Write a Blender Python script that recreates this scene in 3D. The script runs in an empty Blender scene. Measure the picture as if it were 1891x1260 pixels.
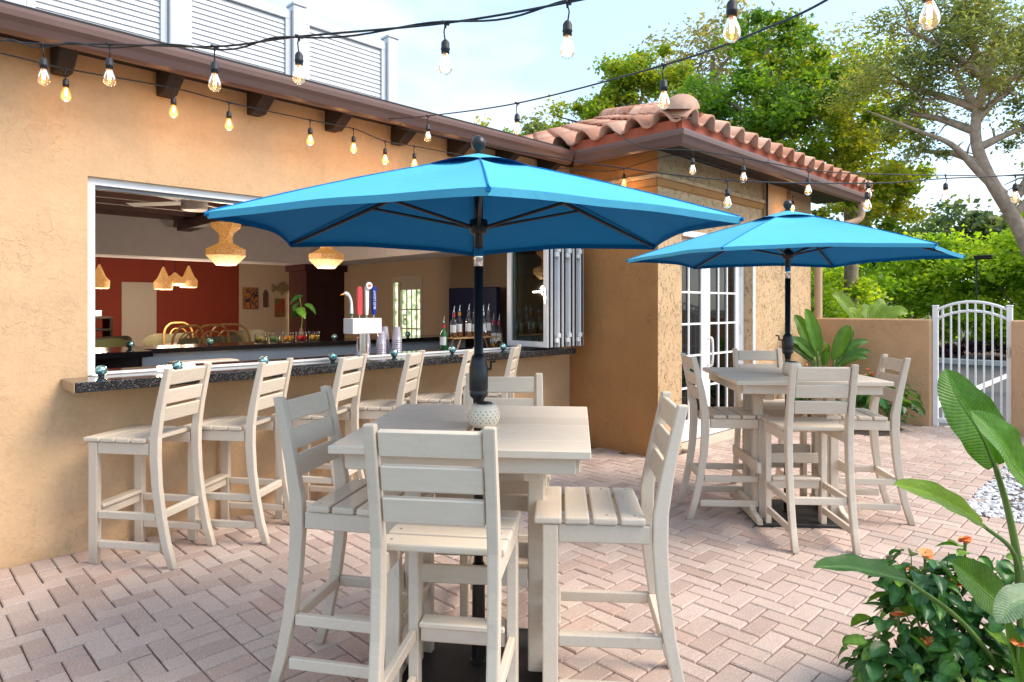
import bpy, bmesh, math, random
import numpy as np
from mathutils import Vector, Matrix, Euler
R = math.radians
sc = bpy.context.scene
COL = sc.collection
random.seed(7)

# ------------------------------------------------------------------ camera, sky, sun, exposure
TH = math.atan2(1220, 1210)
CAM_H = 1.48
cd = bpy.data.cameras.new('camera'); cam = bpy.data.objects.new('camera', cd); COL.objects.link(cam)
cam.location = (0, 0, CAM_H)
cam.rotation_euler = (R(90), 0, TH - R(90))
cd.sensor_width = 36; cd.lens = 36 * 1210 / 1891
cd.shift_y = -64 / 1891; cd.clip_end = 600; cd.clip_start = 0.05
sc.camera = cam

SUN = Vector((0.60, -0.90, 1.22)).normalized()
W = bpy.data.worlds.new('World'); sc.world = W; W.use_nodes = True
nt = W.node_tree; nt.nodes.clear()
o = nt.nodes.new('ShaderNodeOutputWorld'); bg = nt.nodes.new('ShaderNodeBackground')
sky = nt.nodes.new('ShaderNodeTexSky'); sky.sky_type = 'NISHITA'; sky.sun_disc = False
sky.sun_elevation = math.asin(SUN.z); sky.sun_rotation = math.atan2(SUN.x, SUN.y)
sky.air_density = 1.0; sky.dust_density = 1.2; sky.ozone_density = 1.6
tc = nt.nodes.new('ShaderNodeTexCoord'); mp = nt.nodes.new('ShaderNodeMapping'); mp.inputs['Scale'].default_value = (1, 1, 2.2)
nz = nt.nodes.new('ShaderNodeTexNoise'); nz.inputs['Scale'].default_value = 3.2; nz.inputs['Detail'].default_value = 6; nz.inputs['Roughness'].default_value = .52
rp = nt.nodes.new('ShaderNodeValToRGB'); rp.color_ramp.elements[0].position = .50; rp.color_ramp.elements[1].position = .74
mx = nt.nodes.new('ShaderNodeMix'); mx.data_type = 'RGBA'; mx.inputs[7].default_value = (2.75, 2.7, 2.65, 1)
ml = nt.nodes.new('ShaderNodeMath'); ml.operation = 'MULTIPLY'; ml.inputs[1].default_value = .8
nt.links.new(tc.outputs['Generated'], mp.inputs[0]); nt.links.new(mp.outputs[0], nz.inputs['Vector'])
nt.links.new(nz.outputs['Fac'], rp.inputs[0]); nt.links.new(rp.outputs[0], ml.inputs[0])
hz_ = nt.nodes.new('ShaderNodeMix'); hz_.data_type = 'RGBA'; hz_.inputs[0].default_value = .6; hz_.inputs[7].default_value = (1.65, 2.3, 2.8, 1)   # thin bright haze over the whole sky
nt.links.new(sky.outputs[0], hz_.inputs[6])
nt.links.new(ml.outputs[0], mx.inputs[0]); nt.links.new(hz_.outputs[2], mx.inputs[6])
nt.links.new(mx.outputs[2], bg.inputs[0]); nt.links.new(bg.outputs[0], o.inputs[0])
bg.inputs[1].default_value = 0.15
sd = bpy.data.lights.new('sun', 'SUN'); so = bpy.data.objects.new('sun', sd); COL.objects.link(so)
sd.energy = 1.4; sd.angle = R(30); sd.color = (1, .86, .70)
so.rotation_euler = (-SUN).to_track_quat('-Z', 'Y').to_euler(); so.location = (0, -5, 12)
sc.view_settings.view_transform = 'Standard'; sc.view_settings.look = 'None'
sc.view_settings.exposure = 1.68; sc.view_settings.gamma = 1; sc.view_settings.use_curve_mapping = False
sc.cycles.max_bounces = 8; sc.cycles.transparent_max_bounces = 24; sc.cycles.caustics_reflective = False; sc.cycles.caustics_refractive = False
sc.cycles.use_denoising = True; sc.cycles.sample_clamp_indirect = 4

# ------------------------------------------------------------------ materials
class NT:
    def __init__(s, name):
        s.m = bpy.data.materials.new(name); s.m.use_nodes = True; s.t = s.m.node_tree
        s.p = s.t.nodes['Principled BSDF']; s.out = s.t.nodes['Material Output']
    def n(s, typ, **kw):
        nd = s.t.nodes.new(typ)
        for k, v in kw.items():
            if k in ('operation', 'data_type', 'blend_type', 'feature', 'attribute_name', 'distance', 'interpolation_type'): setattr(nd, k, v)
            else: nd.inputs[k].default_value = v
        return nd
    def l(s, a, b): s.t.links.new(a, b)
    def pos(s): 
        if not hasattr(s, '_p'): s._p = s.t.nodes.new('ShaderNodeNewGeometry')
        return s._p.outputs['Position']
    def noise(s, scale, detail=4, rough=.55, vec=None, stretch=None, dist=0):
        nd = s.n('ShaderNodeTexNoise', Scale=scale, Detail=detail, Roughness=rough, Distortion=dist)
        v = vec or s.pos()
        if stretch:
            m = s.n('ShaderNodeMapping', Scale=stretch); s.l(v, m.inputs[0]); v = m.outputs[0]
        s.l(v, nd.inputs['Vector']); return nd.outputs['Fac']
    def ramp(s, fac, stops):
        r = s.t.nodes.new('ShaderNodeValToRGB'); e = r.color_ramp.elements
        while len(e) < len(stops): e.new(.5)
        for i, (p, c) in enumerate(stops):
            e[i].position = p; e[i].color = tuple(c) + (1,) if len(c) == 3 else c
        s.l(fac, r.inputs[0]); return r.outputs[0]
    def mix(s, f, a, b, blend='MIX'):
        m = s.n('ShaderNodeMix', data_type='RGBA', blend_type=blend)
        for v, i in ((f, 0), (a, 6), (b, 7)):
            if hasattr(v, 'links'): s.l(v, m.inputs[i])
            else: m.inputs[i].default_value = (tuple(v) + (1,)) if isinstance(v, tuple) and len(v) == 3 else v
        return m.outputs[2]
    def math(s, op, a, b=0.0):
        m = s.n('ShaderNodeMath', operation=op)
        for v, i in ((a, 0), (b, 1)):
            if hasattr(v, 'links'): s.l(v, m.inputs[i])
            else: m.inputs[i].default_value = v
        return m.outputs[0]
    def bump(s, h, strength, dist=.01):
        b = s.n('ShaderNodeBump', Strength=strength, Distance=dist); s.l(h, b.inputs['Height'])
        s.l(b.outputs[0], s.p.inputs['Normal']); return b
def c3(c): return tuple(c) + (1,)
def simple(name, col, rough=.5, metal=0, var=.0, vscale=8, bump=0, bscale=60, stretch=None, spec=.5, coat=0):
    a = NT(name); a.p.inputs['Roughness'].default_value = rough; a.p.inputs['Metallic'].default_value = metal
    a.p.inputs['Specular IOR Level'].default_value = spec
    if coat: a.p.inputs['Coat Weight'].default_value = coat
    if var:
        f = a.noise(vscale, 5, .6, stretch=stretch)
        dk = tuple(x * (1 - var) for x in col); lt = tuple(min(1, x * (1 + var)) for x in col)
        a.l(a.ramp(f, [(.3, dk), (.7, lt)]), a.p.inputs['Base Color'])
    else: a.p.inputs['Base Color'].default_value = c3(col)
    if bump: a.bump(a.noise(bscale, 4, .6, stretch=stretch), bump, .004)
    return a.m
def stucco(name, col, pits=0., stren=.55):
    a = NT(name); a.p.inputs['Roughness'].default_value = .85; a.p.inputs['Specular IOR Level'].default_value = .25
    big = a.noise(.8, 4, .6); fine = a.noise(38, 5, .65); med = a.noise(5, 4, .6)
    base = a.ramp(big, [(.3, tuple(x * .88 for x in col)), (.7, tuple(min(1, x * 1.08) for x in col))])
    base = a.mix(.2, base, a.ramp(fine, [(.3, tuple(x * .72 for x in col)), (.7, tuple(min(1, x * 1.2) for x in col))]))
    base = a.mix(.3, base, a.ramp(med, [(.35, (.88, .87, .86)), (.65, (1.08, 1.08, 1.08))]), 'MULTIPLY')
    streak = a.noise(9, 4, .7, stretch=(1, 1, .06)); base = a.mix(.15, base, a.ramp(streak, [(.3, (.82, .8, .78)), (.5, (1, 1, 1))]), 'MULTIPLY')   # rain streaks
    sx = a.n('ShaderNodeSeparateXYZ'); a.l(a.pos(), sx.inputs[0])
    foot = a.math('ADD', sx.outputs[2], a.math('MULTIPLY', med, .28)); base = a.mix(1.0, base, a.ramp(foot, [(.10, (.84, .81, .79)), (.26, (1, 1, 1))]), 'MULTIPLY')   # splash dirt along the paving
    # skip-trowel: thin lips and hair cracks in patches, flat plaster between
    v1 = a.n('ShaderNodeTexNoise', Scale=13.0, Detail=4.0, Roughness=.6, Distortion=.7); a.l(a.pos(), v1.inputs['Vector'])
    lip = a.ramp(a.math('ABSOLUTE', a.math('SUBTRACT', v1.outputs['Fac'], .5)), [(0, (1, 1, 1)), (.012, (.3, .3, .3)), (.03, (0, 0, 0))])
    msk = a.ramp(a.noise(2.6, 5, .65, dist=.6), [(.46, (0, 0, 0)), (.62, (.8, .8, .8))])
    plate = a.ramp(v1.outputs['Fac'], [(.47, (0, 0, 0)), (.51, (1, 1, 1))])
    v2 = a.noise(17, 3, .6, dist=1.4); lip2 = a.ramp(a.math('ABSOLUTE', a.math('SUBTRACT', v2, .52)), [(0, (1, 1, 1)), (.02, (0, 0, 0))])
    msk2 = a.ramp(a.noise(3.4, 4, .6), [(.52, (0, 0, 0)), (.62, (1, 1, 1))])
    h = a.math('ADD', a.math('MULTIPLY', a.math('MULTIPLY', plate, msk), .30), a.math('MULTIPLY', a.math('MULTIPLY', lip, msk), .35))
    h = a.math('SUBTRACT', h, a.math('MULTIPLY', a.math('MULTIPLY', lip2, msk2), .2))
    h = a.math('ADD', a.math('ADD', h, a.math('MULTIPLY', fine, .30)), a.math('MULTIPLY', med, .35))
    if pits:
        pv = a.n('ShaderNodeTexNoise', Scale=30.0, Detail=2.0, Roughness=.5, Distortion=1.0)
        m = a.n('ShaderNodeMapping', Scale=(1, 1, .55)); a.l(a.pos(), m.inputs[0]); a.l(m.outputs[0], pv.inputs['Vector'])
        pit = a.ramp(pv.outputs['Fac'], [(.585, (0, 0, 0)), (.66, (1, 1, 1))])
        h = a.math('SUBTRACT', h, a.math('MULTIPLY', pit, pits))
    a.bump(h, stren, .012)
    a.l(base, a.p.inputs['Base Color']); return a.m
def emit(name, col, s):
    a = NT(name); a.p.inputs['Base Color'].default_value = c3(col)
    a.p.inputs['Emission Color'].default_value = c3(col); a.p.inputs['Emission Strength'].default_value = s; return a.m
def thin_glass(name, tint=(1, 1, 1), refl=1.0, alpha=.0, col=(.5, .5, .5), ecol=None, es=0, base=.04):
    a = NT(name); t = a.t; t.nodes.remove(a.p)
    tr = a.n('ShaderNodeBsdfTransparent', Color=c3(tint)); gl = a.n('ShaderNodeBsdfGlossy', Roughness=.03, Color=(1, 1, 1, 1))
    lw = a.n('ShaderNodeLayerWeight', Blend=.25)
    f = a.math('ADD', a.math('MULTIPLY', lw.outputs['Fresnel'], refl), base)
    m = t.nodes.new('ShaderNodeMixShader'); a.l(f, m.inputs[0]); a.l(tr.outputs[0], m.inputs[1]); a.l(gl.outputs[0], m.inputs[2])
    last = m.outputs[0]
    if alpha:
        d = a.n('ShaderNodeBsdfDiffuse', Color=c3(col)); m2 = t.nodes.new('ShaderNodeMixShader'); m2.inputs[0].default_value = alpha
        a.l(last, m2.inputs[1]); a.l(d.outputs[0], m2.inputs[2]); last = m2.outputs[0]
    if ecol:
        e = a.n('ShaderNodeEmission', Color=c3(ecol), Strength=es); ad = t.nodes.new('ShaderNodeAddShader')
        a.l(last, ad.inputs[0]); a.l(e.outputs[0], ad.inputs[1]); last = ad.outputs[0]
    a.l(last, a.out.inputs[0]); return a.m
def leafmat(name, trans=.35, rough=.45, veins=False, tcol=(1.25, 1.3, .5)):
    a = NT(name)
    at = a.n('ShaderNodeAttribute', attribute_name='Col')
    colr = a.mix(.35, at.outputs['Color'], a.ramp(a.noise(9, 3), [(.3, (.5, .5, .5)), (.7, (1.3, 1.3, 1.1))]), 'MULTIPLY')
    if veins:
        va = a.n('ShaderNodeAttribute', attribute_name='vein'); sn_ = a.math('SINE', a.math('ADD', va.outputs['Fac'], a.math('MULTIPLY', a.noise(25, 2), 2.0)))
        colr = a.mix(1.0, colr, a.ramp(a.math('ADD', a.math('MULTIPLY', sn_, .5), .5), [(0, (.90, .92, .9)), (.6, (1.03, 1.03, 1.03)), (1, (1.06, 1.05, 1.05))]), 'MULTIPLY')
        spot = a.noise(34, 4, .7); colr = a.mix(.8, colr, a.ramp(spot, [(.26, (1.5, .75, .5)), (.33, (1, 1, 1))]), 'MULTIPLY')
        a.bump(sn_, .25, .0015)
    a.l(colr, a.p.inputs['Base Color']); a.p.inputs['Roughness'].default_value = rough; a.p.inputs['Specular IOR Level'].default_value = .35
    tr = a.n('ShaderNodeBsdfTranslucent'); tcl = a.mix(1.0, colr, tcol, 'MULTIPLY'); a.l(tcl, tr.inputs[0])
    m = a.t.nodes.new('ShaderNodeMixShader'); m.inputs[0].default_value = trans
    a.l(a.p.outputs[0], m.inputs[1]); a.l(tr.outputs[0], m.inputs[2]); a.l(m.outputs[0], a.out.inputs[0])
    return a.m
def canopy_mat():
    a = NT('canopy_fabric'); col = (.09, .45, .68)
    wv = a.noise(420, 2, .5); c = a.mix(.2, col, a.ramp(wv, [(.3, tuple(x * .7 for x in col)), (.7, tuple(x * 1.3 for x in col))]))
    ge = a.t.nodes.new('ShaderNodeNewGeometry'); c = a.mix(ge.outputs['Backfacing'], (.004, .17, .42), c)   # shade under the canopy put into the fabric as a deeper blue
    a.l(c, a.p.inputs['Base Color']); a.p.inputs['Roughness'].default_value = .8; a.p.inputs['Specular IOR Level'].default_value = .2
    
    a.bump(a.math('ADD', a.noise(4, 4, .55, dist=.8), a.math('MULTIPLY', wv, .05)), .28, .03)
    tr = a.n('ShaderNodeBsdfTranslucent', Color=(.003, .15, .45, 1))
    m = a.t.nodes.new('ShaderNodeMixShader'); m.inputs[0].default_value = .05
    a.l(a.p.outputs[0], m.inputs[1]); a.l(tr.outputs[0], m.inputs[2]); a.l(m.outputs[0], a.out.inputs[0]); return a.m
def paver_mat():
    a = NT('concrete_paver'); a.p.inputs['Roughness'].default_value = .88; a.p.inputs['Specular IOR Level'].default_value = .3
    at = a.n('ShaderNodeAttribute', attribute_name='rnd'); oi = a.t.nodes.new('ShaderNodeObjectInfo')
    f = a.math('FRACT', a.math('ADD', at.outputs['Fac'], oi.outputs['Random']))
    base = a.ramp(f, [(0, (.42, .315, .27)), (.2, (.485, .375, .325)), (.5, (.53, .42, .365)), (.8, (.56, .45, .395)), (.92, (.50, .36, .305)), (1, (.47, .38, .34))])
    blot = a.noise(1.6, 5, .65); base = a.mix(.45, base, a.ramp(blot, [(.3, (.78, .76, .75)), (.7, (1.16, 1.14, 1.12))]), 'MULTIPLY')
    sp = a.noise(150, 3, .7); base = a.mix(.7, base, a.ramp(sp, [(.33, (.72, .7, .68)), (.55, (1, 1, 1)), (.72, (1.35, 1.33, 1.3))]), 'MULTIPLY')
    vo = a.n('ShaderNodeTexVoronoi', Scale=95.0, feature='F1'); a.l(a.pos(), vo.inputs['Vector'])
    base = a.mix(a.ramp(vo.outputs['Distance'], [(.10, (.75, .75, .75)), (.20, (0, 0, 0))]), base, (.80, .77, .74))      # pale aggregate
    a.l(base, a.p.inputs['Base Color']); a.bump(a.noise(130, 4, .65), .35, .004); return a.m
def granite_mat():
    a = NT('black_granite'); a.p.inputs['Roughness'].default_value = .08; a.p.inputs['Specular IOR Level'].default_value = .6
    v = a.n('ShaderNodeTexVoronoi', Scale=230.0, feature='F1'); a.l(a.pos(), v.inputs['Vector'])
    g = a.math('MULTIPLY', a.noise(120, 3, .7), 1.0)
    a.l(a.mix(.5, a.ramp(g, [(.42, (.008, .008, .01)), (.56, (.03, .032, .036)), (.64, (.28, .28, .29))]), a.ramp(v.outputs['Distance'], [(0, (.2, .2, .21)), (.25, (.012, .012, .014))])), a.p.inputs['Base Color'])
    return a.m
def asphalt_mat():
    a = NT('asphalt'); a.p.inputs['Roughness'].default_value = .9
    a.l(a.mix(.5, a.ramp(a.noise(.6, 4), [(.3, (.055, .056, .06)), (.7, (.10, .10, .105))]), a.ramp(a.noise(80, 3), [(.3, (.05, .05, .055)), (.7, (.12, .12, .12))])), a.p.inputs['Base Color'])
    a.bump(a.noise(90, 3), .3, .006); return a.m
def tile_mat():
    a = NT('clay_tile'); a.p.inputs['Roughness'].default_value = .75
    oi = a.t.nodes.new('ShaderNodeObjectInfo')
    b = a.ramp(oi.outputs['Random'], [(0, (.60, .26, .16)), (.5, (.70, .37, .25)), (1, (.76, .47, .35))])
    b = a.mix(.6, b, a.ramp(a.noise(7, 5, .65), [(.3, (.6, .55, .5)), (.7, (1.15, 1.12, 1.1))]), 'MULTIPLY')
    a.l(b, a.p.inputs['Base Color']); a.bump(a.noise(60, 4), .25, .004); return a.m
def lumber_mat(name, col):
    a = NT(name); a.p.inputs['Roughness'].default_value = .5; a.p.inputs['Specular IOR Level'].default_value = .35
    tcx = a.t.nodes.new('ShaderNodeTexCoord')
    g = a.noise(14, 4, .6, vec=tcx.outputs['Object'], stretch=(1, 6, 6)); b = a.noise(1.5, 3, .5)
    dk = tuple(x * .9 for x in col); lt = tuple(x * 1.06 for x in col)
    c = a.mix(.5, a.ramp(g, [(.3, dk), (.7, lt)]), a.ramp(b, [(.3, tuple(x * .9 for x in col)), (.7, lt)]))
    oi = a.t.nodes.new('ShaderNodeObjectInfo'); c = a.mix(1.0, c, a.ramp(oi.outputs['Random'], [(0, (.92, .91, .90)), (1, (1.06, 1.05, 1.04))]), 'MULTIPLY')
    sc1 = a.noise(22, 5, .7, stretch=(1, 1, .5)); c = a.mix(.45, c, a.ramp(sc1, [(.28, (.72, .70, .68)), (.38, (1, 1, 1))]), 'MULTIPLY')
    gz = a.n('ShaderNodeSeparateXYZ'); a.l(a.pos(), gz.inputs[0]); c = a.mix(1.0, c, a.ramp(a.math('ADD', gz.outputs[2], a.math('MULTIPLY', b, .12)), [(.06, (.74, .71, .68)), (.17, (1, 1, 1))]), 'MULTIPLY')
    a.l(c, a.p.inputs['Base Color']); a.bump(a.noise(40, 4, .6, vec=tcx.outputs['Object'], stretch=(1, 5, 5)), .1, .002); return a.m
def wicker_mat(name, e):
    a = NT(name); col = (.62, .42, .22); a.p.inputs['Roughness'].default_value = .8
    f = a.noise(160, 2, .6, stretch=(1, 1, .4))
    c = a.ramp(f, [(.35, (.35, .2, .09)), (.6, (.75, .55, .33))]); a.l(c, a.p.inputs['Base Color'])
    a.l(a.mix(1.0, c, (1, .62, .25), 'MULTIPLY'), a.p.inputs['Emission Color']); a.p.inputs['Emission Strength'].default_value = e
    a.bump(f, .6, .006); return a.m
def painting_mat(name, cols, scale):
    a = NT(name); tcx = a.t.nodes.new('ShaderNodeTexCoord')
    f = a.noise(scale, 2, .5, vec=tcx.outputs['Generated'], dist=1.5)
    st = [(i / (len(cols) - 1) * .5 + .25, c) for i, c in enumerate(cols)]
    a.l(a.ramp(f, st), a.p.inputs['Base Color']); a.p.inputs['Roughness'].default_value = .6; return a.m

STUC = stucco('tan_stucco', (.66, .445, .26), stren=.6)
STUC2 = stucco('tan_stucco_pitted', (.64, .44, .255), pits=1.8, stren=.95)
STUC3 = stucco('shaded_orange_stucco', (.46, .23, .085), stren=.8); STUC4 = stucco('garden_wall_stucco', (.60, .36, .20), stren=.9)  # orange stucco darkened to carry the return wall's eave shade
LUM = lumber_mat('sand_lumber', (.69, .605, .50))
GUT = simple('brown_gutter', (.17, .095, .08), .38, var=.08, vscale=3)
DKW = simple('dark_brown_wood', (.024, .014, .013), .7, var=.3, vscale=6)
BRN = simple('brown_paint', (.12, .06, .055), .6, var=.15)
WHT = simple('white_aluminium', (.86, .86, .86), .35, var=.03)
WHP = simple('white_louver', (.60, .615, .65), .5, var=.04, vscale=3)
BLK = simple('black_metal', (.012, .012, .014), .38, var=.2)
BLR = simple('black_rubber', (.02, .02, .023), .55)
PLT = simple('black_plate', (.014, .014, .015), .6, var=.3, bump=.2)
CHR = simple('chrome', (.8, .8, .82), .15, 1)
GRAN = granite_mat(); ASPH = asphalt_mat(); PAV = paver_mat(); TILE = tile_mat(); CAN = canopy_mat()
SAND = simple('joint_sand', (.13, .10, .085), .95, var=.25, vscale=30, bump=.3)
GLASSD = thin_glass('window_glass', (.5, .6, .56), 1.0, base=.06)
BULB = thin_glass('bulb_glass', (.97, .96, .93), .9, base=.02, ecol=(1, .5, .15), es=.08)
BULBE = thin_glass('amber_bulb_glass', (.97, .9, .8), .8, base=.02, ecol=(1, .34, .05), es=.5)
FIL = emit('filament', (1, .45, .11), 26)
LEAF = leafmat('leaf', .55, tcol=(1.5, 1.5, .5)); LEAFD = leafmat('glossy_leaf', .25, .28); BIGL = leafmat('paddle_leaf', .35, .33, veins=True, tcol=(1.3, 1.35, .3))
BARK = simple('bark', (.33, .25, .18), .9, var=.3, vscale=9, bump=.6, bscale=20)
STEMG = simple('green_stem', (.12, .2, .04), .5, var=.25)
PETAL = simple('orange_petal', (.9, .27, .08), .6, var=.15, vscale=30)
STONE = simple('white_pebble', (.62, .62, .63), .8, var=.25, vscale=14)

# ------------------------------------------------------------------ mesh helpers
def finish(me, name, mat, parent=None, smooth=False, loc=None):
    ob = bpy.data.objects.new(name, me); COL.objects.link(ob)
    if mat and not me.materials: me.materials.append(mat)
    if smooth:
        me.polygons.foreach_set('use_smooth', [True] * len(me.polygons))
    if parent: ob.parent = parent
    if loc is not None: ob.location = loc
    return ob
class MB:
    def __init__(s): s.v = []; s.f = []
    def add(s, vs, fs):
        b = len(s.v); s.v += [tuple(v) for v in vs]; s.f += [tuple(i + b for i in f) for f in fs]; return s
    def box(s, x0, x1, y0, y1, z0, z1, M=None):
        vs = [Vector((x, y, z)) for z in (z0, z1) for y in (y0, y1) for x in (x0, x1)]
        if M: vs = [M @ v for v in vs]
        return s.add(vs, [(0, 2, 3, 1), (4, 5, 7, 6), (0, 1, 5, 4), (2, 6, 7, 3), (0, 4, 6, 2), (1, 3, 7, 5)])
    def prism(s, poly, ax, a0, a1):
        # poly: 2-D outline; ax: axis of extrusion
        n = len(poly)
        def P(p, a): return {'x': (a, p[0], p[1]), 'y': (p[0], a, p[1]), 'z': (p[0], p[1], a)}[ax]
        vs = [P(p, a0) for p in poly] + [P(p, a1) for p in poly]
        fs = [tuple(range(n))[::-1], tuple(range(n, 2 * n))] + [(i, (i + 1) % n, n + (i + 1) % n, n + i) for i in range(n)]
        return s.add(vs, fs)
    def tube(s, pts, r, seg=8, cap=True):
        pts = [Vector(p) for p in pts]; n = len(pts); rs = r if hasattr(r, '__len__') else [r] * n
        vs = []; up = Vector((0, 0, 1)); prev = None
        for i, p in enumerate(pts):
            d = (pts[min(i + 1, n - 1)] - pts[max(i - 1, 0)]).normalized()
            if prev is None: a = d.cross(up if abs(d.z) < .95 else Vector((1, 0, 0))).normalized()
            else: a = (prev - d * prev.dot(d)).normalized()
            prev = a; b = d.cross(a)
            vs += [p + (a * math.cos(t) + b * math.sin(t)) * rs[i] for t in [2 * math.pi * k / seg for k in range(seg)]]
        fs = [(i * seg + k, i * seg + (k + 1) % seg, (i + 1) * seg + (k + 1) % seg, (i + 1) * seg + k) for i in range(n - 1) for k in range(seg)]
        if cap: fs += [tuple(range(seg))[::-1], tuple((n - 1) * seg + k for k in range(seg))]
        return s.add(vs, fs)
    def lathe(s, prof, seg=20, c=(0, 0, 0)):
        vs = [(c[0] + r * math.cos(2 * math.pi * k / seg), c[1] + r * math.sin(2 * math.pi * k / seg), c[2] + z) for r, z in prof for k in range(seg)]
        n = len(prof)
        fs = [(i * seg + k, i * seg + (k + 1) % seg, (i + 1) * seg + (k + 1) % seg, (i + 1) * seg + k) for i in range(n - 1) for k in range(seg)]
        fs += [tuple(range(seg))[::-1], tuple((n - 1) * seg + k for k in range(seg))]
        return s.add(vs, fs)
    def grid(s, fn, nu, nv):
        vs = [fn(u / nu, v / nv) for v in range(nv + 1) for u in range(nu + 1)]
        fs = [(j * (nu + 1) + i, j * (nu + 1) + i + 1, (j + 1) * (nu + 1) + i + 1, (j + 1) * (nu + 1) + i) for j in range(nv) for i in range(nu)]
        return s.add(vs, fs)
    def mesh(s, name, bevel=0, seg=1):
        me = bpy.data.meshes.new(name); me.from_pydata(s.v, [], s.f); me.update()
        if bevel:
            bm = bmesh.new(); bm.from_mesh(me)
            bmesh.ops.recalc_face_normals(bm, faces=bm.faces)
            ed = [e for e in bm.edges if len(e.link_faces) == 2 and e.calc_face_angle(0) > .5]
            bmesh.ops.bevel(bm, geom=ed, offset=bevel, segments=seg, affect='EDGES', profile=.6, clamp_overlap=True)
            bm.to_mesh(me); bm.free()
        return me
    def build(s, name, mat, parent=None, smooth=False, bevel=0, seg=1, loc=None):
        return finish(s.mesh(name, bevel, seg), name, mat, parent, smooth, loc)
def box(name, mat, parent, x0, x1, y0, y1, z0, z1, bevel=0, M=None):
    return MB().box(x0, x1, y0, y1, z0, z1, M).build(name, mat, parent, bevel=bevel)
def tag(ob, label=None, cat=None, group=None, kind=None):
    if label: ob['label'] = label
    if cat: ob['category'] = cat
    if group: ob['group'] = group
    if kind: ob['kind'] = kind
    return ob
def thing(name, label, cat, loc=(0, 0, 0), rz=0, group=None):
    e = bpy.data.objects.new(name, None); COL.objects.link(e); e.empty_display_size = .1
    e.location = loc; e.rotation_euler = (0, 0, rz); return tag(e, label, cat, group)
def copy_tree(ob, parent=None):
    c = ob.copy(); COL.objects.link(c); c.parent = parent
    for ch in list(ob.children): copy_tree(ch, c)
    return c
def share(me, name, parent, loc=(0, 0, 0), rot=(0, 0, 0), scale=(1, 1, 1)):
    ob = bpy.data.objects.new(name, me); COL.objects.link(ob); ob.parent = parent
    ob.location = loc; ob.rotation_euler = rot; ob.scale = scale; return ob
def to_mesh(ob, parent):
    bpy.context.view_layer.update(); dg = bpy.context.evaluated_depsgraph_get(); me = bpy.data.meshes.new_from_object(ob.evaluated_get(dg)); nm = ob.name; loc, rot = ob.location.copy(), ob.rotation_euler.copy()
    bpy.data.objects.remove(ob); o2 = bpy.data.objects.new(nm, me); COL.objects.link(o2); o2.location = loc; o2.rotation_euler = rot; o2.parent = parent; return o2
def cat_curve(pts, n=8):
    pts = [Vector(p) for p in pts]; P = [pts[0] * 2 - pts[1]] + pts + [pts[-1] * 2 - pts[-2]]; out = []
    for i in range(1, len(P) - 2):
        for k in range(n):
            t = k / n; a, b, c, d = P[i - 1], P[i], P[i + 1], P[i + 2]
            out.append(.5 * ((2 * b) + (c - a) * t + (2 * a - 5 * b + 4 * c - d) * t * t + (3 * b - a - 3 * c + d) * t ** 3))
    out.append(pts[-1]); return out

# ------------------------------------------------------------------ ground, patio, parking lot
YW = 4.65; XJ = 5.5; YF = 3.53; XG = 9.33
g = MB().box(-150, 250, -150, 250, -.3, -.08).build('ground', simple('soil_ground', (.10, .11, .05), .95, var=.4, vscale=.5)); tag(g, kind='structure')
pk = MB().box(9.62, 60, -40, 60, -.079, -.03).build('parking_lot', ASPH); tag(pk, kind='structure')
patio = MB().box(-6, 9.6, -7, 4.9, -.2, -.014).build('patio', SAND); tag(patio, kind='structure')
Lp = MB()
for (x0, y0, x1, y1) in ((10.6, 2.45, 20.3, 2.62), (10.6, 5.1, 20.3, 5.22), (10.6, -.4, 20.3, -.28)):
    Lp = MB().box(x0, x1, y0, y1, -.029, -.026); lm = Lp.build('painted_line', simple('road_paint', (.75, .75, .73), .7, var=.15, vscale=12), pk)
kb = MB().box(20.4, 20.62, -30, 40, -.08, .1).build('kerb', simple('concrete_kerb', (.55, .53, .5), .9, var=.15), None, bevel=.02); tag(kb, kind='structure')
mu = MB().grid(lambda u, v: (20.63 + 9 * u, -30 + 70 * v, .05 + .12 * math.sin(u * 3.1) + .03 * random.random()), 10, 70).build('planting_bed', simple('mulch', (.13, .07, .045), .95, var=.5, vscale=20, bump=.6)); tag(mu, kind='structure')

u = .0985; jt = .0030
def paver_mesh(name, lx, ly):
    a, b = lx / 2 - jt, ly / 2 - jt; c = .0055
    vs = [(-a, -b, -.04), (a, -b, -.04), (a, b, -.04), (-a, b, -.04), (-a, -b, -c), (a, -b, -c), (a, b, -c), (-a, b, -c),
          (-a + c, -b + c, 0), (a - c, -b + c, 0), (a - c, b - c, 0), (-a + c, b - c, 0)]
    fs = [(0, 1, 5, 4), (1, 2, 6, 5), (2, 3, 7, 6), (3, 0, 4, 7), (4, 5, 9, 8), (5, 6, 10, 9), (6, 7, 11, 10), (7, 4, 8, 11), (8, 9, 10, 11)]
    me = bpy.data.meshes.new(name); me.from_pydata(vs, [], fs); me.materials.append(PAV); return me, vs, fs
PM = {(2, 1): paver_mesh('paver', 2 * u, u), (1, 2): paver_mesh('paver', u, 2 * u), (1, 1): paver_mesh('paver', u, u)}
fx, fy = math.cos(TH), math.sin(TH)
OYP = (YW - 2 * u) % u; BI = (10, 11); byT = OYP + 32 * u          # the straight band set into the herringbone
def on_patio(x, y):
    if x > XG - .02 and not (1.3 < y < 2.12 and x < 9.55): return False
    if y > YW - .02 or (x > XJ - .02 and y > YF - .02): return False
    if x > 5.66 and y < 1.10: return False
    d = x * fx + y * fy; r = x * fy - y * fx
    return d > 1.9 and abs(r) < d * .95 + .5
cells = []; JW = round((YW - 2 * u - OYP) / u)
def keep(i, j): return j < JW and not (i in BI and j < 32)
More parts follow.
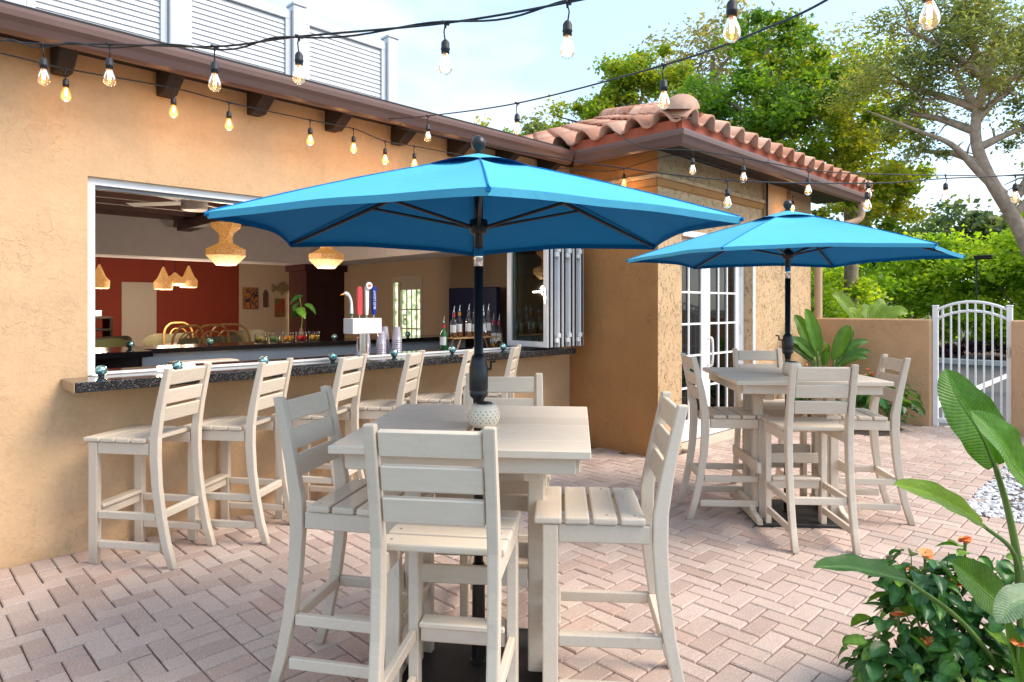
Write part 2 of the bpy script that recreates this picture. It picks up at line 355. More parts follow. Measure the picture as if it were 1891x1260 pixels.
for i in range(-20, 100):
    for j in range(-60, 50):
        c = (i - j) % 4
        if c == 0: sz = (2, 1); cl_ = ((i, j), (i + 1, j))
        elif c == 3: sz = (1, 2); cl_ = ((i, j), (i, j + 1))
        else: continue
        ok = [q_ for q_ in cl_ if keep(*q_)]
        if len(ok) == 2: new = [((i + sz[0] / 2) * u, OYP + (j + sz[1] / 2) * u, sz)]
        else: new = [((q_[0] + .5) * u, OYP + (q_[1] + .5) * u, (1, 1)) for q_ in ok]
        cells += [c_ for c_ in new if on_patio(c_[0], c_[1])]
for k in range(-6, 60):                                # header course along the bar wall
    cx = (k + .5) * u
    if cx < XJ and on_patio(cx, YW - u): cells.append((cx, YW - u, (1, 2)))
for j in range(-60, 32):
    cx, cy = BI[1] * u, OYP + (j + .5) * u
    if on_patio(cx, cy): cells.append((cx, cy, (2, 1)))
def dcam(c): return c[0] * fx + c[1] * fy
def inview(c):
    d = dcam(c); r = c[0] * fy - c[1] * fx
    return d > 2.5 and abs(r / d) < .80
cells.sort(key=lambda c: (not inview(c), dcam(c)))
rp_ = random.Random(3)
for c in cells[:300]:
    p = share(PM[c[2]][0], 'paver', patio, (c[0] + rp_.uniform(-.0012, .0012), c[1] + rp_.uniform(-.0012, .0012), rp_.uniform(-.003, .0015)), (rp_.uniform(-.006, .006), rp_.uniform(-.006, .006), rp_.uniform(-.01, .01)))
V = []; F = []; RN = []
for c in cells[300:]:
    vs, fs = PM[c[2]][1:]; b = len(V); dz = rp_.uniform(-.003, .0015); tx, ty = rp_.uniform(-.006, .006), rp_.uniform(-.006, .006); q = rp_.random()
    V += [(c[0] + x, c[1] + y, z + dz + x * tx + y * ty) for x, y, z in vs]; F += [tuple(k + b for k in f) for f in fs]; RN += [q] * 9
me = bpy.data.meshes.new('far_pavers'); me.from_pydata(V, [], F); at_ = me.attributes.new('rnd', 'FLOAT', 'FACE'); at_.data.foreach_set('value', RN)
fp = finish(me, 'pavers', PAV, patio); tag(fp, kind='stuff')
# white pebbles
gr = random.Random(9); ico = bmesh.new(); bmesh.ops.create_icosphere(ico, subdivisions=1, radius=1)
iv = [v.co.copy() for v in ico.verts]; iff = [tuple(v.index for v in f.verts) for f in ico.faces]; ico.free()
bed = MB().box(5.66, 9.33, -3, 1.10, -.2, -.02).build('gravel_bed', simple('gravel_base', (.36, .36, .37), .95, var=.3, vscale=25), None); tag(bed, kind='structure')
P = MB()
for k in range(3600):
    x, y = 5.66 + gr.random() ** 1.3 * 3.3, 1.09 - gr.random() ** 1.2 * 1.5
    s = gr.uniform(.011, .024); sx, sy, sz = s * gr.uniform(.8, 1.5), s * gr.uniform(.7, 1.2), s * gr.uniform(.5, .8)
    rt = Matrix.Rotation(gr.random() * 6.3, 3, 'Z')
    P.add([rt @ Vector((v.x * sx, v.y * sy, v.z * sz)) + Vector((x, y, -.012 + gr.random() * .012)) for v in iv], iff)
pb = P.build('pebbles', STONE); tag(pb, 'white pebbles filling the bed beside the pavers', 'gravel', kind='stuff')

# ------------------------------------------------------------------ the building
B = thing('restaurant_building', 'tan stucco restaurant building with open bar window and clay tile roof', 'building', (3, 4.65, 0))
def bp(ob): # parent keeping world coordinates
    ob.parent = B; ob.matrix_parent_inverse = Matrix.Translation((-3, -4.65, 0)); return ob
def bbox(name, mat, *a, bevel=0): return bp(box(name, mat, None, *a, bevel=bevel))
OX0, OX1, OZ0, OZ1 = .975, 5.36, .99, 2.275
w = MB(); w.box(-5, OX0, YW, YW + .2, -.1, 3.0); w.box(OX0, OX1, YW, YW + .2, -.1, OZ0); w.box(OX0, OX1, YW, YW + .2, OZ1, 3.0); w.box(OX1, XJ, YW, YW + .2, -.1, 3.0)
bp(w.build('bar_wall', STUC))
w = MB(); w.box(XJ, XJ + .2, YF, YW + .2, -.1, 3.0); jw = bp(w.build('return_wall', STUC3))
DX0, DX1, DZ = 5.94, 7.53, 2.2
w = MB(); w.box(XJ + .001, DX0, YF - .002, YF + .2, -.1, 3.0); w.box(DX0, DX1, YF - .002, YF + .2, DZ, 3.0); w.box(DX1, XG, YF - .002, YF + .2, -.1, 3.0)
bp(w.build('door_wall', STUC2))
bbox('side_wall', STUC2, XG - .2, XG, YF + .2, 9, -.1, 3.0)
# moulding band
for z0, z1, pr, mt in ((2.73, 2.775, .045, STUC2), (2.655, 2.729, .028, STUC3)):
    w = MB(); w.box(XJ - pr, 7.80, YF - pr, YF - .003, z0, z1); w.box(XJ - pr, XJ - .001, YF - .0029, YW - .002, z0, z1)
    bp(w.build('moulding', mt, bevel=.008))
bbox('pilaster', STUC, 7.82, 8.45, YF - .05, YF - .003, 2.45, 3.0, bevel=.01)
bp(MB().tube([(8.42, YF - .07, 2.99), (8.42, YF - .07, 1.9)], .014, 8).build('conduit', STUC, smooth=True))
bp(MB().tube([(7.81, YF - .06, 2.99), (7.81, YF - .06, 2.3)], .012, 8).build('conduit', DKW, smooth=True))
# flat roof, soffit, rafters, gutters
YGT, XGT, YG2, GZ0, GZ1 = 4.245, 5.10, 3.01, 2.92, 3.045
bbox('flat_roof', simple('roof_membrane', (.035, .033, .035), .9), -5, XGT + .05, YGT + .11, 14, 3.055, 3.10)
bbox('soffit', DKW, -5, XGT + .1, YGT + .1, YW + .2, 3.0, 3.05)
w = MB(); w.box(XGT + .101, 10.1, YG2 + .1, YF + .2, 3.0, 3.04); w.box(XGT + .101, XJ + .2, YF + .201, YW + .2, 3.0, 3.04); bp(w.build('soffit', DKW))
raf = MB(); raf.prism([(4.649, 3.0), (4.649, 2.845), (4.53, 2.835), (4.36, 2.93), (4.36, 3.0)], 'x', -.045, .045); rme = raf.mesh('rafter_tail', .006)
rme.materials.append(DKW)
for x in (-.37, .23, .83, 1.40, 1.99, 2.60, 3.21, 3.82, 4.42, 5.02):
    bp(share(rme, 'rafter_tail', None, (x, 0, 0)))
prof = [(0, 0), (-.03, 0), (-.055, .012), (-.075, .05), (-.095, .075), (-.1, .105), (-.1, .125), (-.088, .125), (-.088, .11), (0, .11)]
def gutter(prof, ax, a0, a1, base, sgn=1):
    pl = [(base + p[0], GZ0 + p[1]) for p in prof]; return pl
m_ = MB(); m_.prism([(YGT + .1 + p[0], GZ0 + p[1]) for p in prof], 'x', -5, XGT - .001); bp(m_.build('gutter', GUT))
# jog gutter runs along Y with mitred ends
def mitre(prof, fn, n0, n1):
    m = MB(); n = len(prof); vs = [fn(p, n0) for p in prof] + [fn(p, n1) for p in prof]
    m.add(vs, [tuple(range(n)), tuple(range(2 * n - 1, n - 1, -1))] + [(i, (i + 1) % n, n + (i + 1) % n, n + i) for i in range(n)]); return m
def jogfn(p, e): # p[0] is outward offset (negative = out)
    return (XGT + .1 + p[0], (YG2 + .1 + p[0]) if e == 0 else (YGT + .1 + p[0] - .0), GZ0 + p[1])
def frfn(p, e): return ((XGT + .1 + p[0]) if e == 0 else 10.15, YG2 + .1 + p[0], GZ0 + p[1])
bp(mitre(prof, jogfn, 0, 1).build('gutter', GUT)); bp(mitre(prof, frfn, 0, 1).build('gutter', GUT))
for x in (6.8, 8.5): bbox('gutter_seam', GUT, x, x + .012, YG2 - .003, YG2 + .05, GZ0 + .08, GZ1 + .002)
# downspout
ds = MB().tube(cat_curve([(9.95, 3.07, 2.93), (9.95, 3.07, 2.80), (9.90, 3.12, 2.68), (9.62, 3.35, 2.58), (9.45, 3.45, 2.50), (9.42, 3.46, 2.3), (9.42, 3.46, .05)], 4), .05, 10)
bp(ds.build('downspout', simple('tan_paint', (.55, .36, .22), .5), smooth=True))
# tile roof
PT = .40; ang = math.atan(PT); cs, sn = math.cos(ang), math.sin(ang); RZ = 3.05
HL = 6.5
dk = MB()
E0 = (XGT + .03, YG2 + .03, RZ); 
dk.add([(XGT + .03, YG2 + .03, RZ), (10.2, YG2 + .03, RZ), (10.2, YG2 + HL, RZ + PT * (HL - .03)), (XGT + HL, YG2 + HL, RZ + PT * (HL - .03))], [(0, 1, 2, 3)])
dk.add([(XGT + .03, YG2 + .03, RZ), (XGT + HL, YG2 + HL, RZ + PT * (HL - .03)), (XGT + HL, 14, RZ + PT * (HL - .03)), (XGT + .03, 14, RZ)], [(0, 1, 2, 3)])
roof = bp(dk.build('tile_roof', simple('roof_deck', (.2, .08, .05), .9)))
TW, TL, EXP = .30, .42, .34
def tile_mesh():
    m = MB(); n = 12; pr = []
    for k in range(n + 1):
        x = TW * k / n
        if x <= .2: z = .10 * math.sin(math.pi * x / .2) ** .85 if 0 < x < .2 else 0
        else: z = -.018 * math.sin(math.pi * (x - .2) / .1)
        pr.append((x, z))
    vs = []
    for y, dz in ((0, .035), (TL, .0)):
        vs += [(x - TW / 2, y, z + dz + .016) for x, z in pr] + [(x - TW / 2, y, z + dz) for x, z in pr]
    q = n + 1; fs = []
    for k in range(n):
        fs += [(k, k + 1, 2 * q + k + 1, 2 * q + k), (q + k + 1, q + k, 3 * q + k, 3 * q + k + 1), (k + 1, k, q + k, q + k + 1)]
    me = MB().add(vs, fs).mesh('roof_tile'); me.materials.append(TILE); me.polygons.foreach_set('use_smooth', [i % 3 != 2 for i in range(len(me.polygons))]); return me
tm = tile_mesh(); rt_ = random.Random(5)
def put_tile(x, y, z, rz):
    o_ = share(tm, 'roof_tile', roof, (x, y, z), (0, 0, 0))
    o_.rotation_euler = (Matrix.Rotation(rz + rt_.uniform(-.012, .012), 3, 'Z') @ Matrix.Rotation(ang + rt_.uniform(-.012, .012), 3, 'X')).to_euler()
for r_ in range(3):
    for k in range(17):
        s = r_ * EXP * cs - .03; X = XGT + .17 + k * TW
        if X - XGT < s - .05: continue
        put_tile(X, YG2 + .03 + s, RZ + PT * s + .05, 0)
for r_ in range(9):
    for k in range(26):
        s = r_ * EXP * cs - .03; Y = YG2 + .17 + k * TW
        if Y - YG2 < s - .05 or (r_ > 5 and Y > 8): continue
        put_tile(XGT + .03 + s, Y, RZ + PT * s + .05, R(-90))
# barrel hip caps
def cap_mesh():
    m = MB()
    def f(a, b):
        t = math.pi * a; rr = .125 - .02 * b; return (rr * math.cos(t), .44 * b, rr * .8 * math.sin(t) + .05 * (1 - b))
    m.grid(f, 10, 2); m.grid(lambda a, b: (.125 * (1 - b) * math.cos(math.pi * a), 0 - .06 * math.sin(b * 1.5), .125 * .8 * (1 - b * .95) * math.sin(math.pi * a) + .05), 10, 3)
    me = m.mesh('hip_cap'); me.materials.append(TILE); me.polygons.foreach_set('use_smooth', [True] * len(me.polygons)); return me
hc = cap_mesh(); ha = math.atan(PT / math.sqrt(2))
for k in range(14):
    s = .04 + k * .25
    o_ = share(hc, 'hip_cap', roof, (XGT + .02 + s, YG2 + .02 + s, RZ + PT * s + .10)); sc_ = 1.28 if k == 0 else 1
    o_.scale = (sc_, 1, sc_)
    o_.rotation_euler = (Matrix.Rotation(R(-45), 3, 'Z') @ Matrix.Rotation(ha, 3, 'X')).to_euler()
w = MB(); w.box(XGT + .06, 10.15, YG2 + .05, YG2 + .1, 3.03, 3.15); w.box(XGT + .05, XGT + .1, YG2 + .101, 4.35, 3.03, 3.15)
bp(w.build('eave_mortar', simple('red_mortar', (.50, .13, .07), .9, var=.15)))
# bar window frame
FR = .045
w = MB(); w.box(OX0, OX0 + FR, YW + .03, YW + .13, 1.055, OZ1); w.box(OX0 + FR, OX1, YW + .03, YW + .13, OZ1 - FR, OZ1)
w.box(OX1 - .02, OX1, YW + .03, YW + .13, 1.055, OZ1 - FR); bp(w.build('window_frame', WHT))
w = MB(); w.box(OX0 + FR, OX1 - .02, YW + .045, YW + .062, 1.056, 1.072); w.box(OX0 + FR, OX1 - .02, YW + .09, YW + .107, 1.056, 1.066); bp(w.build('window_track', WHT))
bp(box('header_track', simple('grey_track', (.2, .2, .21), .4, .6), None, OX0 + FR, OX1 - .02, YW + .06, YW + .1, OZ1 - FR - .02, OZ1 - FR - .001))
# folded window panels
pw = .60; zt, zb = 2.20, 1.075
for k in range(7):
    X = 4.74 + k * .083; y0 = 4.285 + (.02 if k % 2 else 0); y1 = y0 + .57
    m = MB(); t = .052
    m.box(X, X + t, y0, y0 + .06, zb, zt); m.box(X, X + t, y1 - .06, y1, zb, zt); m.box(X, X + t, y0 + .06, y1 - .06, zb, zb + .055); m.box(X, X + t, y0 + .06, y1 - .06, zt - .055, zt)
    pn = bp(m.build('folded_window_panel', WHT, bevel=.003))
    box('glass', GLASSD, pn, X + .02, X + .03, y0 + .055, y1 - .055, zb + .05, zt - .05)
    box('edge_seal', BLR, pn, X + .012, X + .040, y0 - .003, y0 + .001, zb, zt)
    if k in (1, 3, 5):
        for zz in (1.12, 1.97):
            box('hinge', WHT, pn, X + .03, X + .075, y0 - .035, y0 - .004, zz, zz + .045, bevel=.004); box('hinge', WHT, pn, X + .055, X + .1, y0 - .035, y0 - .004, zz + .048, zz + .092, bevel=.004)
    if k == 0:
        h = MB(); h.box(X - .008, X - .001, y0 + .018, y0 + .042, 1.50, 1.66); h.box(X - .045, X - .008, y0 + .024, y0 + .036, 1.615, 1.63); h.box(X - .055, X - .043, y0 + .024, y0 + .15, 1.612, 1.632)
        h.build('handle', CHR, pn, bevel=.003)
# french doors
YD = YF + .15
casing = MB(); casing.box(DX0, DX1, YF + .10, YF + .195, 2.10, DZ); casing.box(DX1 - .05, DX1, YF + .10, YF + .195, 0, 2.10); casing.box(DX0, DX0 + .03, YF + .10, YF + .195, 0, 2.10)
bp(casing.build('door_frame', WHT, bevel=.004))
bbox('door_trim', WHT, DX1 + .002, DX1 + .05, YF - .018, YF - .004, 0, DZ + .05); bbox('door_trim', WHT, DX0, DX1, YF - .018, YF - .004, DZ + .001, DZ + .06)
bbox('door_sill', simple('concrete_sill', (.5, .42, .34), .9, var=.1), DX0, DX1, YF - .08, YF + .2, -.05, .03, bevel=.01)
def door(x0, x1, cols, stile):
    m = MB(); y0, y1 = YD - .022, YD + .022; z0, z1 = .04, 2.095; bot = .22; top = .12
    m.box(x0, x0 + stile, y0, y1, z0, z1); m.box(x1 - stile, x1, y0, y1, z0, z1); m.box(x0 + stile, x1 - stile, y0, y1, z0, z0 + bot); m.box(x0 + stile, x1 - stile, y0, y1, z1 - top, z1)
    d = bp(m.build('french_door', WHT, bevel=.004))
    gx0, gx1, gz0, gz1 = x0 + stile, x1 - stile, z0 + bot, z1 - top; rows = 5
    mm = MB()
    for i in range(1, cols): xx = gx0 + (gx1 - gx0) * i / cols; mm.box(xx - .011, xx + .011, y0 + .003, y1 - .003, gz0, gz1)
    for j in range(1, rows): zz = gz0 + (gz1 - gz0) * j / rows; mm.box(gx0, gx1, y0 + .005, y1 - .005, zz - .011, zz + .011)
    mm.build('muntins', WHT, d)
    for i in range(cols):
        for j in range(rows):
            a0 = gx0 + (gx1 - gx0) * i / cols; a1 = gx0 + (gx1 - gx0) * (i + 1) / cols; b0 = gz0 + (gz1 - gz0) * j / rows; b1 = gz0 + (gz1 - gz0) * (j + 1) / rows
            box('pane', PANE, d, a0 + .004, a1 - .004, YD - .003, YD + .003, b0 + .004, b1 - .004)
    return d
PANE = thin_glass('door_glass', (.02, .022, .025), .9, base=.05)
door(DX0 + .03, 6.655, 2, .085); d2 = door(6.66, DX1 - .05, 3, .105)
h = MB().tube(cat_curve([(6.715, YD - .022, .83), (6.715, YD - .075, .84), (6.715, YD - .075, 1.11), (6.715, YD - .022, 1.12)], 5), .012, 8); h.build('handle', WHT, d2, smooth=True)
for z in (.35, 1.15, 1.85): box('hinge', CHR, d2, DX1 - .056, DX1 - .044, YD - .034, YD - .023, z, z + .1)
# interior shell
BEIGE = simple('beige_wall', (.60, .47, .36), .8, var=.05, vscale=1); RED = simple('rust_wall', (.27, .034, .014), .75, var=.1, vscale=1.2); GREYP = simple('grey_soffit', (.74, .69, .73), .8, var=.05)
bbox('interior_floor', simple('interior_tile', (.16, .10, .075), .35, var=.2), -5, XG, YW + .2, 14, -.1, -.01)
YB = 13.0
bbox('dining_platform', simple('dining_floor', (.2, .12, .08), .4, var=.2), -1.49, 7.49, 8.2, YB - .001, -.009, .18)
bbox('rust_wall', RED, -5, 5.29, YB, YB + .1, 0, 2.718); bbox('beige_wall', BEIGE, 5.291, 7.6, YB, YB + .1, 0, 2.718)
bbox('interior_wall', BEIGE, -1.6, -1.5, YW + .2, YB, 0, 2.718)
XR = 7.5
w = MB(); w.box(XR, XR + .1, YW + .2, 9.95, 0, 2.718); w.box(XR, XR + .1, 10.97, YB, 0, 2.718); w.box(XR, XR + .1, 9.95, 10.97, 2.06, 2.718); bp(w.build('interior_wall', BEIGE))
CEIL = simple('brown_ceiling', (.16, .09, .08), .7, var=.15)
bbox('ceiling', CEIL, -5, XR, YW + .2, YB, 2.72, 2.76)
for k in range(9): bbox('ceiling_joist', BRN, -1.5, XR, 5.3 + k * .45, 5.38 + k * .45, 2.58, 2.719)
for x in (.55, 2.9): bbox('ceiling_beam', BRN, x, x + .16, 4.86, 9.1, 2.46, 2.579)
bbox('soffit_beam', GREYP, -1.5, 5.5, 9.35, 9.95, 2.13, 2.719); bbox('soffit_beam', GREYP, 4.9, 5.5, 4.86, 9.349, 2.13, 2.719)
CBR = simple('column_paint', (.06, .026, .024), .95, var=.12, spec=.05)
col_ = bbox('column', CBR, 4.84, 5.495, 9.36, 9.94, 0, 2.03); cp_ = MB().box(4.80, 5.53, 9.32, 9.98, 2.031, 2.129).build('column_capital', CBR); bp(cp_)
bbox('white_door', simple('warm_white', (.62, .55, .48), .7), 3.23, 3.79, YB - .03, YB - .002, 0, 1.91, bevel=.004)
# interior door window on the right wall, daylight and foliage beyond painted as glow in its panes
wf = MB(); x0 = XR - .01
wf.box(x0, XR + .08, 10.90, 10.97, .0, 2.06); wf.box(x0, XR + .08, 9.95, 10.02, 0, 2.06); wf.box(x0, XR + .08, 10.02, 10.90, 1.95, 2.06); wf.box(x0, XR + .08, 10.66, 10.74, 0, 1.95); wf.box(x0 + .02, XR + .06, 10.02, 10.9, 0, .25)
wo = bp(wf.build('side_door', simple('cream_paint', (.62, .56, .46), .6)))
mm = MB()
for yy in (10.18, 10.34, 10.50): mm.box(XR + .02, XR + .04, yy - .012, yy + .012, .25, 1.80)
for zz in (.65, 1.05, 1.42): mm.box(XR + .021, XR + .039, 10.02, 10.66, zz - .012, zz + .012)
mm.box(XR + .01, XR + .05, 10.02, 10.66, 1.80, 1.95); mm.build('muntins', simple('cream_paint2', (.62, .56, .46), .6), wo)
DAYGLOW = NT('daylight_glow_glass'); DAYGLOW.l(DAYGLOW.ramp(DAYGLOW.noise(7, 4), [(.35, (.12, .22, .10)), (.5, (.5, .6, .35)), (.65, (.95, .95, .8))]), DAYGLOW.p.inputs['Emission Color']); DAYGLOW.p.inputs['Emission Strength'].default_value = .6; DAYGLOW.p.inputs['Base Color'].default_value = (.2, .2, .2, 1)
for y0_, y1_ in ((10.02, 10.66), (10.74, 10.90)): box('pane', DAYGLOW.m, wo, XR + .045, XR + .05, y0_, y1_, .25, 1.95)
fc = bpy.data.curves.new('window_letter', 'FONT'); fc.body = 'B'; fc.size = .3; fc.extrude = .002; fl_ = bpy.data.objects.new('window_letter', fc); COL.objects.link(fl_)
fc.materials.append(simple('white_vinyl', (.8, .8, .75), .6)); fl_.rotation_euler = (R(90), 0, R(-90)); fl_.location = (XR + .015, 10.62, 1.12); fl_ = to_mesh(fl_, wo)
gb = MB()
for k in range(10): gb.box(6.35, 6.47, YB - .02, YB - .004, .55 + k * .125, .66 + k * .125)
bp(gb.build('glass_block_strip', emit('daylit_block', (1, .82, .5), 1.2)))

# ------------------------------------------------------------------ roof louver screen
S = thing('louver_screen', 'white louvered equipment screen standing on the flat bar roof', 'screen', (3, 6.5, 3.1))
YS = 6.5; px_ = [-.35, .86, 2.06, 3.25, 4.42]
def sp(ob): ob.parent = S; ob.matrix_parent_inverse = Matrix.Translation((-3, -6.5, -3.1)); return ob
sl = MB().prism([(-.012, 0), (-.004, -.003), (.006, .054), (.0, .054)], 'x', -.5, .5).mesh('slat'); sl.materials.append(WHP)
for i, x in enumerate(px_):
    sp(box('post', WHP, None, x - .07, x + .07, YS - .07, YS + .07, 3.1, 4.62, bevel=.006)); sp(box('post_cap', WHP, None, x - .08, x + .08, YS - .08, YS + .08, 4.621, 4.65, bevel=.006))
    if i < 4:
        xa, xb = x + .075, px_[i + 1] - .075; m = MB()
        m.box(xa, xb, YS - .03, YS + .03, 4.47, 4.57); m.box(xa, xb, YS - .03, YS + .03, 3.11, 3.2); m.box(xa, xa + .06, YS - .03, YS + .03, 3.2, 4.47); m.box(xb - .06, xb, YS - .03, YS + .03, 3.2, 4.47)
        fr = sp(m.build('screen_frame', WHP, bevel=.004))
        for k in range(25):
            share(sl, 'slat', fr, ((xa + xb) / 2, YS, 3.21 + k * .05), (0, 0, 0), (xb - xa - .122, 1, 1))

# ------------------------------------------------------------------ bar counter
cnt = thing('bar_counter', 'black speckled granite bar counter projecting from the open window', 'counter', (3, 4.5, 0))
def cp(ob): ob.parent = cnt; ob.matrix_parent_inverse = Matrix.Translation((-3, -4.5, 0)); return ob
m = MB(); m.box(.845, 5.22, 4.32, 4.648, .993, 1.052); m.box(OX0 + .002, 5.355, 4.648, 5.15, .993, 1.052); cp(m.build('granite_top', GRAN, bevel=.004))
cp(box('end_trim', simple('tan_edge', (.32, .22, .14), .4), None, .838, .8445, 4.322, 4.647, .995, 1.05))
for x in (1.9, 3.1, 4.3): cp(box('bracket', BLK, None, x, x + .04, 4.38, 4.648, .984, .9925))
cp(box('inner_cabinet', DKW, None, OX0 + .01, 5.35, 4.86, 5.1, 0, .992))

# ------------------------------------------------------------------ chairs
def slope_prism(ax, x0, x1, poly): return MB().prism(poly, ax, x0, x1)
def make_chair():
    t = thing('bar_chair', 'x', 'chair')
    lw = .037
    # rear posts: swept profile in Y-Z
    back = [(-.315, 0), (-.275, .14), (-.243, .30), (-.222, .46), (-.214, .62), (-.216, .74), (-.235, .88), (-.262, 1.02), (-.285, 1.13)]
    wd = [.042, .044, .047, .05, .054, .054, .046, .04, .036]
    poly = [(y, z) for (y, z) in back] + [(y + w_, z) for (y, z), w_ in list(zip(back, wd))[::-1]]
    for s in (-1, 1):
        xa, xb = sorted((s * .2, s * (.2 - lw)))
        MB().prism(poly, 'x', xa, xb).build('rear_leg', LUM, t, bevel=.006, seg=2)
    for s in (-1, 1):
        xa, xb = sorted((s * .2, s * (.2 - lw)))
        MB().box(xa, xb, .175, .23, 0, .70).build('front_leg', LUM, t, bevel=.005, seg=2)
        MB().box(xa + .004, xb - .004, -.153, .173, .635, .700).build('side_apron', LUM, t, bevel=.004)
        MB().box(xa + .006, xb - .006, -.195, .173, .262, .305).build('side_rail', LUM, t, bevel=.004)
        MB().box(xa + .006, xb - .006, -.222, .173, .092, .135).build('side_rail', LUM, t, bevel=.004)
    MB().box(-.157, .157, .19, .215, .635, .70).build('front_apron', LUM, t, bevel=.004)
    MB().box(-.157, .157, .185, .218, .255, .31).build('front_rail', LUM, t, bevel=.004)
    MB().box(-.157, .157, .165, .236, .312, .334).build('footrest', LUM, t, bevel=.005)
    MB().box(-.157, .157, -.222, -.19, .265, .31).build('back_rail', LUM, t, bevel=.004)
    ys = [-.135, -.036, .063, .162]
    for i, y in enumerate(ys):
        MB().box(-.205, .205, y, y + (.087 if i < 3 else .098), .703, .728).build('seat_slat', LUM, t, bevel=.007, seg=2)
    for zc, yc in ((1.072, -.253), (.963, -.231), (.862, -.213)):
        a = -.17; m = MB(); M_ = Matrix.Translation((0, yc, zc)) @ Matrix.Rotation(.19, 4, 'X')
        m.box(-.158, .158, -.011, .011, -.041, .041, M_); m.build('back_slat', LUM, t, bevel=.004)
    for sx in (-.17, .17):
        for y in (-.1, .0): 
            m = MB().lathe([(.005, 0), (.005, .0015), (.001, .002)], 8, (sx, y, .7281)); m.build('screw', CHR, t)
    return t
CH = make_chair(); first = [True]
def put_chair(x, y, rot, label, group):
    o_ = CH if first[0] else copy_tree(CH); first[0] = False
    o_.location = (x, y, 0); o_.rotation_euler = (0, 0, R(rot)); o_['label'] = label; o_['group'] = group
def from_back_left(x, y, rot):
    r_ = R(rot); lx, ly = -.2, -.27
    return x - (lx * math.cos(r_) - ly * math.sin(r_)), y - (lx * math.sin(r_) + ly * math.cos(r_))
names = ['sand coloured bar stool at the granite counter, sixth from the folded window panels', 'sand coloured bar stool at the granite counter, fifth from the folded window panels', 'sand coloured bar stool at the granite counter, fourth from the folded window panels',
         'sand coloured bar stool at the granite counter, third from the folded window panels', 'sand coloured bar stool at the granite counter, second from the folded window panels', 'sand coloured bar stool at the granite counter, next to the folded window panels']
for i, x in enumerate((1.131, 1.675, 2.236, 2.792, 3.361, 3.883)):
    cx, cy = from_back_left(x + .085, 3.985, 36 + (0, 1, -2, 1, 2, 0)[i]); put_chair(cx, cy, 36 + (0, 1, -2, 1, 2, 0)[i], names[i], 'bar stools along the granite counter')
T1 = (1.80, 2.01); T2 = (4.68, 1.93)
GA = 'tall chairs around the table with the larger looking open parasol'
put_chair(1.396, 1.70, -53, 'tall sand chair backing onto the open patio, at the table nearest the bar', 'chairs around the table nearest the bar')
put_chair(1.44, 2.30, -147, 'tall sand chair backing onto the bar stools, at the table nearest the bar', 'chairs around the table nearest the bar')
put_chair(2.03, 1.545, 41, 'tall sand chair backing onto the flowering bush, at the table nearest the bar', 'chairs around the table nearest the bar')
put_chair(2.20, 2.27, 136, 'tall sand chair between the table nearest the bar and the french doors', 'chairs around the table nearest the bar')
put_chair(4.32, 1.66, -48, 'tall sand chair backing onto the open patio, at the table by the french doors', 'chairs around the table by the french doors')
put_chair(4.42, 2.27, -138, 'tall sand chair nearest the bar, at the table by the french doors', 'chairs around the table by the french doors')
put_chair(5.02, 1.59, 37, 'tall sand chair backing onto the white pebbles, at the table by the french doors', 'chairs around the table by the french doors')
put_chair(5.10, 2.25, 135, 'tall sand chair between its table and the planted wall corner', 'chairs around the table by the french doors')

# ------------------------------------------------------------------ tables, parasols, lanterns
def make_table(c, rot, lx, ly, label):
    t = thing('bar_table', label, 'table', (c[0], c[1], 0), R(rot), 'square bar tables')
    n = 6; pw_ = lx / n
    for k in range(n):   # planks run along local Y? no: along X, stacked in Y
        y0 = -ly / 2 + k * ly / n
        if k in (2, 3):   # notch for the parasol pole
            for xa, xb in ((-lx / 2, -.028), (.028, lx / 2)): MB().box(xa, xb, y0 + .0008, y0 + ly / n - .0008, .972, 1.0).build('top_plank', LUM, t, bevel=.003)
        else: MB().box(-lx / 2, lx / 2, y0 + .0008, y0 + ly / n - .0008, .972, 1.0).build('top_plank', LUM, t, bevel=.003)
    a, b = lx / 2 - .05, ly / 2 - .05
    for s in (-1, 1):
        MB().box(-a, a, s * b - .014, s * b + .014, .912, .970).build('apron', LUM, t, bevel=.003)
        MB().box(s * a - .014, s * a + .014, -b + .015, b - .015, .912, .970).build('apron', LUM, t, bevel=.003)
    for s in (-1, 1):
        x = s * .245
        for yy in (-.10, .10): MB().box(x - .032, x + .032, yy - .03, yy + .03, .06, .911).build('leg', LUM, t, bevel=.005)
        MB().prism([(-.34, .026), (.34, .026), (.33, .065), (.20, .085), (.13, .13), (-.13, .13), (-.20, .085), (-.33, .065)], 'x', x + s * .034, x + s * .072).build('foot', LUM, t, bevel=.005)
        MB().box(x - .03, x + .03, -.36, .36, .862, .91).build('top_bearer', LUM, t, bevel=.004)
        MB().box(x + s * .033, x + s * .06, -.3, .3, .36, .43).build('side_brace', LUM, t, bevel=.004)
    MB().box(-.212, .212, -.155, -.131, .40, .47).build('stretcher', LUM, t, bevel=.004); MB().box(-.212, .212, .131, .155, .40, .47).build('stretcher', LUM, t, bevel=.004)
    MB().box(-.212, .212, .131, .155, .60, .67).build('stretcher', LUM, t, bevel=.004)
    return t
make_table(T1, -50.5, .90, .98, 'square sand coloured bar table standing nearest the bar stools')
make_table(T2, -48, .98, .96, 'square sand coloured bar table standing by the french doors')
